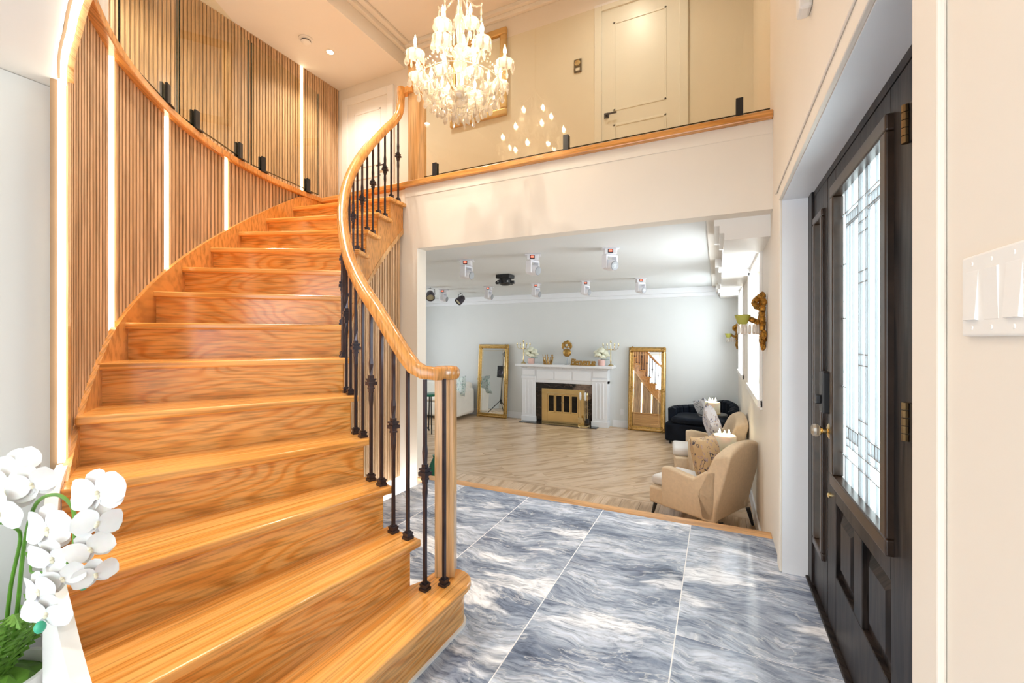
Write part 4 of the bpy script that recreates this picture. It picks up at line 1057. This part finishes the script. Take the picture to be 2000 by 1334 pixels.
# navy chair
nv = thing('navy_armchair', 'navy velvet armchair with a channelled curved back in the far corner', 'armchair', (-.22, 7.60, LF), R_(262))
W, n = .50, 16
obj('seat_base', MB().box(-.36, .36, -W, W, .05, .34), M['navy'], nv, smooth=True, bevel=.03)
obj('seat_cushion', MB().box(-.26, .375, -W+.10, W-.10, .34, .44), M['navy'], nv, smooth=True, bevel=.035)
n = 15
for i in range(n):
    def ptn(f, rr, z):
        a0 = R_(180+f*112); return (-.02+(.36+rr)*math.cos(a0), (.47+rr)*math.sin(a0), z)
    f0, f1 = -1+2*i/n+.004, -1+2*(i+1)/n-.004; fm_ = (f0+f1)/2
    tp = lambda f: .555+.135*math.exp(-((f+.42)/.42)**2)
    P = []
    for f in (f0, fm_, f1):
        bl = .022 if f == fm_ else 0
        P += [ptn(f, -.055-bl, .30), ptn(f, .05, .12), ptn(f, .06, tp(f)-.03), ptn(f, .0, tp(f)), ptn(f, -.055-bl, tp(f)-.03)]
    fs = [(q*5+w, q*5+(w+1) % 5, q*5+5+(w+1) % 5, q*5+5+w) for q in (0, 1) for w in range(5)]+[(4, 3, 2, 1, 0), (10, 11, 12, 13, 14)]
    obj('back_channel', MB().add(P, fs), M['navy'], nv, smooth=True, bevel=.008)
for sx in (-1, 1):
    for sy in (-1, 1): obj('leg', MB().tube([(sx*.30, sy*.42, .11), (sx*.31, sy*.43, 0)], [.022, .014], 8), M['black'], nv)
pillow('throw_pillow', (-.20, 7.50, LF+.565), .36, R_(-20), R_(20), R_(120), M['pil3'], 'small grey and white print cushion on the navy armchair', .06)

# side tables and three wick candles
for (x, y, zt, r_, lab1, lab2) in ((.07, 5.12, LF+.50, .115, 'round black side table between the two beige chairs', 'wide three wick candle between the two beige chairs'), (-.06, 6.70, LF+.63, .10, 'round black side table beside the navy armchair', 'wide three wick candle beside the navy armchair')):
    t_ = thing('side_table', lab1, 'table', (x, y, LF))
    obj('top', MB().lathe([(.19, zt-LF-.02), (.195, zt-LF-.012), (.19, zt-LF)], (0, 0, 0), 28), M['black'], t_, smooth=True)
    obj('pole', MB().tube([(0, 0, .02), (0, 0, zt-LF-.02)], .015, 10), M['black'], t_)
    obj('foot', MB().lathe([(.15, 0), (.15, .012), (.02, .025)], (0, 0, 0), 24), M['black'], t_, smooth=True)
    c_ = thing('candle', lab2, 'candle', (x, y, zt), group='wide three wick candles')
    obj('wax', MB().lathe([(r_*.95, .005), (r_, .02), (r_, .155), (r_*.93, .165), (r_*.85, .158)], (0, 0, 0), 28), M['wax'], c_, smooth=True)
    obj('jar_rim', MB().lathe([(r_+.004, 0), (r_+.006, .006), (r_+.004, .012)], (0, 0, 0), 28), M['brass'], c_)
    for i in range(3):
        q = R_(30+120*i); e = (r_*.45*math.cos(q), r_*.45*math.sin(q), .158)
        w_ = obj('wick', MB().tube([e, (e[0], e[1], e[2]+.015)], .002, 5), M['black'], c_)
        obj('flame', MB().lathe([(.002, .012), (.009, .022), (.010, .032), (.005, .052), (.001, .066)], e, 8), M['flame'], w_, smooth=True)

# ---- white sofa end with cushion, and green stool
sf = thing('white_sofa', 'white boucle sofa end beside the left gilt mirror', 'sofa', (-5.25, 7.80, LF), 0)
obj('base', MB().box(-.75, .42, -.36, .34, .06, .36), M['cream'], sf, smooth=True, bevel=.04)
obj('seat_cushion', MB().box(-.73, .25, -.38, .20, .36, .46), M['cream'], sf, smooth=True, bevel=.04)
obj('backrest', MB().box(-.75, .42, .16, .36, .20, .74), M['cream'], sf, smooth=True, bevel=.07, seg=4)
obj('arm', MB().box(.25, .46, -.36, .36, .06, .62), M['cream'], sf, smooth=True, bevel=.07, seg=4)
for sx in (-.65, .10, .35): obj('leg', MB().tube([(sx, -.28, .08), (sx, -.28, 0)], [.022, .014], 8), M['brass'], sf)
pillow('throw_pillow', (-4.90, 7.66, LF+.68), .44, R_(-12), R_(-8), R_(-15), M['pil4'], 'teal floral cushion on the white sofa')
tb = thing('green_stool', 'small green topped stool with thin black legs by the opening', 'stool', (-4.66, 6.35, LF))
obj('top', MB().lathe([(.15, .66), (.16, .67), (.16, .69), (.15, .70)], (0, 0, 0), 24), M['green'], tb, smooth=True)
for i in range(4):
    q = R_(45+90*i); obj('leg', MB().tube([(.10*math.cos(q), .10*math.sin(q), .66), (.17*math.cos(q), .17*math.sin(q), 0)], .011, 8), M['black'], tb)
gb = thing('green_vase', 'small dark green glass vase low on the floor beside the opening jamb', 'vase', (-3.02, 4.22, LF))
obj('body', MB().lathe([(.05, 0), (.085, .06), (.09, .14), (.05, .24), (.028, .28), (.035, .31)], (0, 0, 0), 20), M['green'], gb, smooth=True)

# ---- loudspeaker on tripod (seen in the left mirror)
sp = thing('speaker_stand', 'black tripod speaker stand reflected in the left mirror', 'stand', (-5.05, 6.35, LF))
obj('pole', MB().tube([(0, 0, .25), (0, 0, 1.52)], .014, 8), M['black'], sp)
obj('hub', MB().lathe([(.03, .30), (.03, .36)], (0, 0, 0), 12), M['black'], sp)
for i in range(3):
    q = R_(20+120*i); obj('leg', MB().tube([(0, 0, .34), (.32*math.cos(q), .32*math.sin(q), .01)], .011, 6), M['black'], sp)
tag(obj('spotlight_head', MB().lathe([(.05, 0), (.07, .06), (.07, .12), (.04, .14)], (0, 0, 0), 14, Matrix.Translation((-5.05, 6.35, LF+1.52)) @ Matrix.Rotation(R_(70), 4, 'Y')), M['black']), 'small black spotlight on top of the tripod stand', 'spotlight')
ls = thing('loudspeaker', 'black box loudspeaker clamped to the tripod stand', 'loudspeaker', (-5.05, 6.35, LF+.92))
obj('cabinet', MB().box(-.11, .11, -.11, .11, 0, .30), M['black'], ls, bevel=.012)
obj('cone', MB().lathe([(.075, 0), (.07, .006), (.03, -.01)], (0, 0, 0), 18, Matrix.Translation((0, .112, .13)) @ Matrix.Rotation(R_(-90), 4, 'X')), M['iron'], ls)

# ---- ceiling stage lights
def moving_head(x, y, rz, lab, turn, s=1.0):
    h = thing('moving_head_light', lab, 'stage light', (x, y, LC), rz, group='white moving head lights on the ceiling')
    def b(n, mb, mat, par=None, bev=.006, sm=False): 
        return obj(n, mb, mat, par or h, bevel=bev, smooth=sm)
    b('mount_plate', MB().box(-.085*s, .085*s, -.06*s, .06*s, -.012*s, 0), M['white'])
    bs = b('base', MB().box(-.06*s, .06*s, -.06*s, .06*s, -.065*s, -.012*s), M['white'])
    b('display', MB().box(-.028*s, .020*s, -.0625*s, -.058*s, -.055*s, -.018*s), plain('display_black', (.02, .02, .025), .2) if 'display_black' not in bpy.data.materials else bpy.data.materials['display_black'], bs, 0)
    b('readout', MB().box(-.020*s, .012*s, -.0635*s, -.0620*s, -.044*s, -.024*s), M['readout'], bs, 0)
    Ry = Matrix.Rotation(turn, 4, 'Z')
    yk = MB().box(-.075*s, -.055*s, -.035*s, .035*s, -.20*s, -.075*s, Ry).box(.055*s, .075*s, -.035*s, .035*s, -.20*s, -.075*s, Ry).box(-.075*s, .075*s, -.035*s, .035*s, -.085*s, -.066*s, Ry)
    b('yoke', yk, M['white'], None, .008)
    Mt = Matrix.Translation((0, 0, -.165*s)) @ Ry @ Matrix.Rotation(R_(102), 4, 'X')
    hd = b('head', MB().lathe([(.032*s, -.075*s), (.050*s, -.06*s), (.056*s, -.01*s), (.054*s, .05*s), (.046*s, .07*s)], (0, 0, 0), 18, Mt), M['white'], None, 0, True)
    b('lens_ring', MB().lathe([(.044*s, .066*s), (.047*s, .074*s), (.040*s, .078*s)], (0, 0, 0), 18, Mt), M['lensring'], hd, 0)
    b('lens', MB().lathe([(.038*s, .072*s), (.02*s, .080*s)], (0, 0, 0), 16, Mt), M['pane'], hd, 0)
    return h
M['readout'] = emit('red_readout', (1.0, .16, .10), 1.2); M['lensring'] = plain('grey_ring', (.30, .31, .33), .4)
hd = [(-2.622, 4.27, -20, 'left white moving head light in the front ceiling row'), (-1.797, 4.29, -10, 'middle white moving head light in the front ceiling row'), (-.974, 4.33, 8, 'right white moving head light in the front ceiling row'),
      (-4.60, 6.68, -30, 'leftmost small white moving head light in the back ceiling row'), (-3.636, 6.66, -25, 'second white moving head light from the left in the back ceiling row'), (-2.715, 6.62, -15, 'middle white moving head light in the back ceiling row'), (-1.886, 6.66, -10, 'second white moving head light from the right in the back ceiling row'), (-1.05, 6.72, 5, 'rightmost white moving head light in the back ceiling row')]
for x, y, r_, lb in hd: moving_head(x, y, R_(22), lb, R_(40-r_*1.2), 1.02)
ef = thing('effect_light', 'round black effect light in the middle of the ceiling', 'stage light', (-2.732, 5.50, LC))
obj('base', MB().box(-.11, .11, -.09, .09, -.055, 0), M['black'], ef, bevel=.012)
obj('drum', MB().lathe([(.085, -.055), (.095, -.09), (.09, -.13), (.05, -.15)], (0, 0, 0), 20), M['black'], ef, smooth=True)
for i in range(6):
    q = R_(60*i+10); o = obj('lens_pod', MB().box(-.022, .022, -.022, .022, -.13, -.085, Matrix.Translation((.115*math.cos(q), .115*math.sin(q), 0)) @ Matrix.Rotation(q, 4, 'Z')), M['black'], ef, bevel=.004)
    obj('lens', MB().ball((.137*math.cos(q), .137*math.sin(q), -.108), .013, 8, 6), M['lensring'], o, smooth=True)
def parcan(x, y, rz, lab):
    p = thing('par_can', lab, 'stage light', (x, y, LC), rz, group='black par cans on the ceiling')
    obj('yoke', MB().tube([(0, 0, 0), (0, 0, -.02), (-.075, 0, -.03), (-.08, 0, -.13)], .006, 6).tube([(0, 0, -.02), (.075, 0, -.03), (.08, 0, -.13)], .006, 6), M['black'], p)
    Mt = Matrix.Translation((0, 0, -.14)) @ Matrix.Rotation(R_(130), 4, 'X')
    o = obj('can', MB().lathe([(.03, -.10), (.06, -.07), (.075, 0), (.078, .08), (.070, .085), (.068, .06)], (0, 0, 0), 20, Mt), M['iron'], p, smooth=True)
    obj('lens', MB().lathe([(.068, .062), (.03, .070)], (0, 0, 0), 18, Mt), plain('amber_lens', (.45, .40, .26), .15) if 'amber_lens' not in bpy.data.materials else bpy.data.materials['amber_lens'], o)
parcan(-4.62, 6.30, R_(40), 'black par can half hidden by the opening jamb')
parcan(-4.62, 7.30, R_(-30), 'black par can hanging between two white moving heads')

# ---- gilded wall sconces
M['carved'] = plain('carved_old_gold', (.40, .20, .035), .38, .85, var=.7, scale=55, bump=.8, bscale=70)
def sconce(y, lab, z0):
    s = thing('wall_sconce', lab, 'sconce', (SW, y, z0), 0, group='gilded carved wall sconces')
    rs = random.Random(3)
    cm = MB()
    for i in range(34):
        f_ = i/33; z = .37*f_; w = .03+.035*math.sin(math.pi*min(1, f_*1.1))
        cm.ball((-.018-rs.uniform(0, .02), rs.uniform(-w, w), z), rs.uniform(.018, .030), 7, 5, (.8, 1, 1.2), None, .15)
    for i in range(12):
        f_ = i/11; q = f_*math.pi*1.5
        cm.ball((-.03-.05*math.sin(q*.67), rs.uniform(-.03, .03), .37-.10*f_), .026-.008*f_, 7, 5, (1, 1, 1), None, .15)
    for i in range(9): cm.ball((-.03-.012*i, rs.uniform(-.02, .02), .165+.006*i), .020, 7, 5, (1, 1, 1), None, .15)
    obj('carved_bracket', cm, M['carved'], s, smooth=True)
    obj('glass_cup', MB().lathe([(.025, 0), (.035, .01), (.055, .07), (.052, .07), (.03, .015)], (-.155, 0, .165), 16), plain('olive_glass', (.42, .42, .08), .15) if 'olive_glass' not in bpy.data.materials else bpy.data.materials['olive_glass'], s, smooth=True)
    pr = MB()
    for ri, rr in enumerate((.075, .05)):
        for i in range(16-4*ri):
            q = 2*math.pi*i/(16-4*ri); pr.lathe([(.003, .165), (.007, .14), (.008, .105), (.003, .09)], (-.11+rr*math.cos(q), rr*math.sin(q), 0), 5)
    obj('crystal_fringe', pr, M['crystalp'], s)['kind'] = 'stuff'
    return s
sconce(3.60, 'large gilded carved sconce with olive cup near the opening', 1.235)
sconce(8.06, 'far gilded carved sconce beyond the second window', 1.14)

# ================================================================== SWITCH PLATE
k_ = SW/.31
sw = thing('switch_plate', 'white rocker light switch plate on the near right wall', 'light switch', (SW, .74*k_, 1.30))
H_ = .112; W_ = .17
obj('plate', MB().box(-.007, 0, -W_/2, W_/2, 0, H_), M['trim'], sw, bevel=.004, seg=3)
sw.location = (SW, .80*k_-W_/2, 1.302)
for i in range(3):
    cy_ = W_/2-.028-i*.047
    r_ = MB(); up = (i == 1)
    r_.add([(-.007, cy_-.016, .022), (-.007, cy_+.016, .022), (-.007, cy_+.016, .09), (-.007, cy_-.016, .09), (-.0075 if up else -.011, cy_-.0155, .023), (-.0075 if up else -.011, cy_+.0155, .023), (-.009 if up else -.0072, cy_+.0155, .089), (-.009 if up else -.0072, cy_-.0155, .089)], [(4, 5, 6, 7), (0, 1, 5, 4), (1, 2, 6, 5), (2, 3, 7, 6), (3, 0, 4, 7), (3, 2, 1, 0)])
    o = obj('rocker', r_, M['trim'], sw)
    for zz in (.012, .100): obj('screw', MB().lathe([(.0032, 0), (.0028, .001)], (0, 0, 0), 10, Matrix.Translation((-.007, cy_, zz)) @ Matrix.Rotation(R_(-90), 4, 'Y')), M['trim'], o)

# small white sensor high on the right wall
tag(obj('motion_sensor', MB().box(SW-.045, SW, 1.94, 2.02, 2.55, 2.70), M['trim'], bevel=.012), 'small white sensor high above the front door', 'sensor')

# ================================================================== ORCHID
oc = thing('orchid_plant', 'potted white silk orchid with fern leaves at the foot of the stairs', 'plant', (-2.06, .52, 0))
def W2L(p): return (p[0]+2.06, p[1]-.52, p[2])
obj('pot', MB().lathe([(.09, 0), (.115, .02), (.13, .20), (.135, .23), (.12, .23), (.115, .18)], (0, 0, 0), 24), M['trim'], oc, smooth=True)
obj('moss', MB().ball((0, 0, .19), .115, 14, 8, (1, 1, .4), None, .12), M['fern'], oc)
F_, TH = 840.0, R_(25.5); S_, C_ = math.sin(TH), math.cos(TH)
def at(x, y, zc):          # point of the room at depth zc
    xc = (x-1000)/F_*zc; return (xc*C_-zc*S_, xc*S_+zc*C_, 1.3-(y-660)/F_*zc)
def stem(pix, r0=.006, r1=.0035):
    P = [W2L(at(*p)) for p in pix]; Q = []
    for i in range(len(P)-1):
        p0, p1, p2, p3 = (Vector(P[max(0, i-1)]), Vector(P[i]), Vector(P[i+1]), Vector(P[min(len(P)-1, i+2)]))
        for j in range(5):
            t = j/5; Q.append(.5*((2*p1)+(p2-p0)*t+(2*p0-5*p1+4*p2-p3)*t*t+(3*p1-p0-3*p2+p3)*t**3))
    Q.append(Vector(P[-1])); n = len(Q)
    return obj('stem', MB().tube(Q, [r0+(r1-r0)*i/(n-1) for i in range(n)], 8), M['stem'], oc, smooth=True)
stem([(2, 1300, 1.40), (10, 1240, 1.40), (22, 1140, 1.38), (40, 1050, 1.35), (25, 1030, 1.32), (5, 1022, 1.30), (-40, 1030, 1.28)])
stem([(20, 1300, 1.42), (35, 1180, 1.40), (48, 1060, 1.36), (70, 985, 1.30), (108, 966, 1.24), (138, 985, 1.18), (146, 1020, 1.15), (143, 1070, 1.14), (130, 1110, 1.13), (140, 1135, 1.12), (160, 1150, 1.11)])
stem([(52, 1080, 1.36), (60, 1100, 1.33), (62, 1118, 1.30), (95, 1116, 1.22)], .004, .003)
def petal_mesh(L, w, cup):
    n, m_ = 8, 5; mb = MB(); P = []
    for i in range(n+1):
        u = i/n; ww = w*.5*max(.10, (max(0, 1-abs((u-.56)/.58)**2.3))**.5) if u < .98 else w*.16
        for j in range(m_):
            v = -1+2*j/(m_-1); P.append((u*L, v*ww, cup*(u*u)*L+.18*ww*(v*v)))
    fs = [(i*m_+j, (i+1)*m_+j, (i+1)*m_+j+1, i*m_+j+1) for i in range(n) for j in range(m_-1)]
    mb.add(P, fs); me_ = mb.mesh('petal', True); me_.materials.append(M['petal']); return me_
PB = petal_mesh(.060, .076, -.12); PS = petal_mesh(.056, .046, -.10)
lipm = MB().ball((0, 0, .005), .006, 8, 6, (1, 1, 1)).ball((0, -.008, .006), .006, 8, 5, (1, 1.5, .5)).mesh('lip', True); lipm.materials.append(M['lip'])
def bloom(x, y, zc, s, face, roll):
    """face: direction the flower looks at, as (right, up, toward camera)"""
    p = W2L(at(x, y, zc))
    rt = Vector((C_, S_, 0)); up = Vector((0, 0, 1)); fw = Vector((S_, -C_, 0))
    nz = (rt*face[0]+up*face[1]+fw*face[2]).normalized(); xx = up.cross(nz); xx.normalize(); yy = nz.cross(xx)
    Rm = Matrix((xx, yy, nz)).transposed().to_4x4() @ Matrix.Rotation(R_(roll), 4, 'Z')
    e = bpy.data.objects.new('blossom', None); COL.objects.link(e); e.empty_display_size = .02; e.parent = oc
    e.location = p; e.rotation_euler = Rm.to_euler(); e.scale = (s, s, s)
    for q, me_, tz in ((10, PB, .004), (170, PB, .004), (90, PS, 0), (218, PS, -.001), (322, PS, -.001)):
        raw('petal', me_, None, e, (0, 0, tz), (0, 0, R_(q)))
    raw('lip', lipm, None, e)
for b in ((192, 962, 1.10, 1.05, (.15, .1, 1), 12), (190, 1020, 1.10, .82, (.75, -.1, .7), -15), (176, 1070, 1.10, .82, (.55, -.25, .8), 20), (186, 1120, 1.08, .74, (.8, -.3, .6), 10),
          (96, 1032, 1.16, 1.15, (-.1, 0, 1), 5), (104, 1088, 1.14, 1.0, (.1, -.35, .9), -10), (78, 1152, 1.03, .80, (-.2, -.1, 1), 8), (92, 1196, 1.02, .86, (.15, -.3, 1), -20), (122, 1128, 1.04, .70, (.5, -.1, .8), 15),
          (20, 952, 1.30, 1.35, (.1, .1, 1), 0), (62, 945, 1.30, .95, (.5, 0, .9), 15), (2, 1000, 1.27, 1.15, (-.1, -.2, 1), -10), (36, 908, 1.38, 1.0, (.2, .3, .8), 25)):
    bloom(*b)
for (x, y, zc) in ((163, 1142, 1.08), (78, 1225, 1.01)):
    obj('bud', MB().ball(W2L(at(x, y, zc)), .011, 10, 6, (1, 1, 1.3)), M['budg'] if 'budg' in M else M.setdefault('budg', plain('teal_bud', (.05, .42, .25), .35)), oc, smooth=True)
# fern fronds
rf = random.Random(11)
for i in range(15):
    az = R_(i*24+rf.uniform(-8, 8)); L = rf.uniform(.15, .23); rise = rf.uniform(.10, .30)
    mb = MB(); prev = None; n = 16; base = Vector((.02*math.cos(az), .02*math.sin(az), .22))
    u = Vector((math.cos(az), math.sin(az), 0)); side = Vector((-u.y, u.x, 0)); path = []
    for j in range(n+1):
        f_ = j/n; path.append(base+u*(L*f_)+Vector((0, 0, rise*math.sin(math.pi*.62*f_)-.04*f_)))
    mb.tube(path, .0025, 4)
    for j in range(1, n):
        f_ = j/n; ll = .055*math.sin(math.pi*min(1, f_*.9+.12)); t = (path[j+1]-path[j]).normalized()
        for sg_ in (-1, 1):
            tip = path[j]+side*(sg_*ll)+t*(ll*.55)+Vector((0, 0, -.006)); w = t*.009
            mid = (path[j]+tip)/2
            mb.add([path[j]-w*.5, mid-w, tip, mid+w, path[j]+w*.5], [(0, 1, 2, 3, 4)])
    obj('fern_frond', mb, M['fern'], oc)
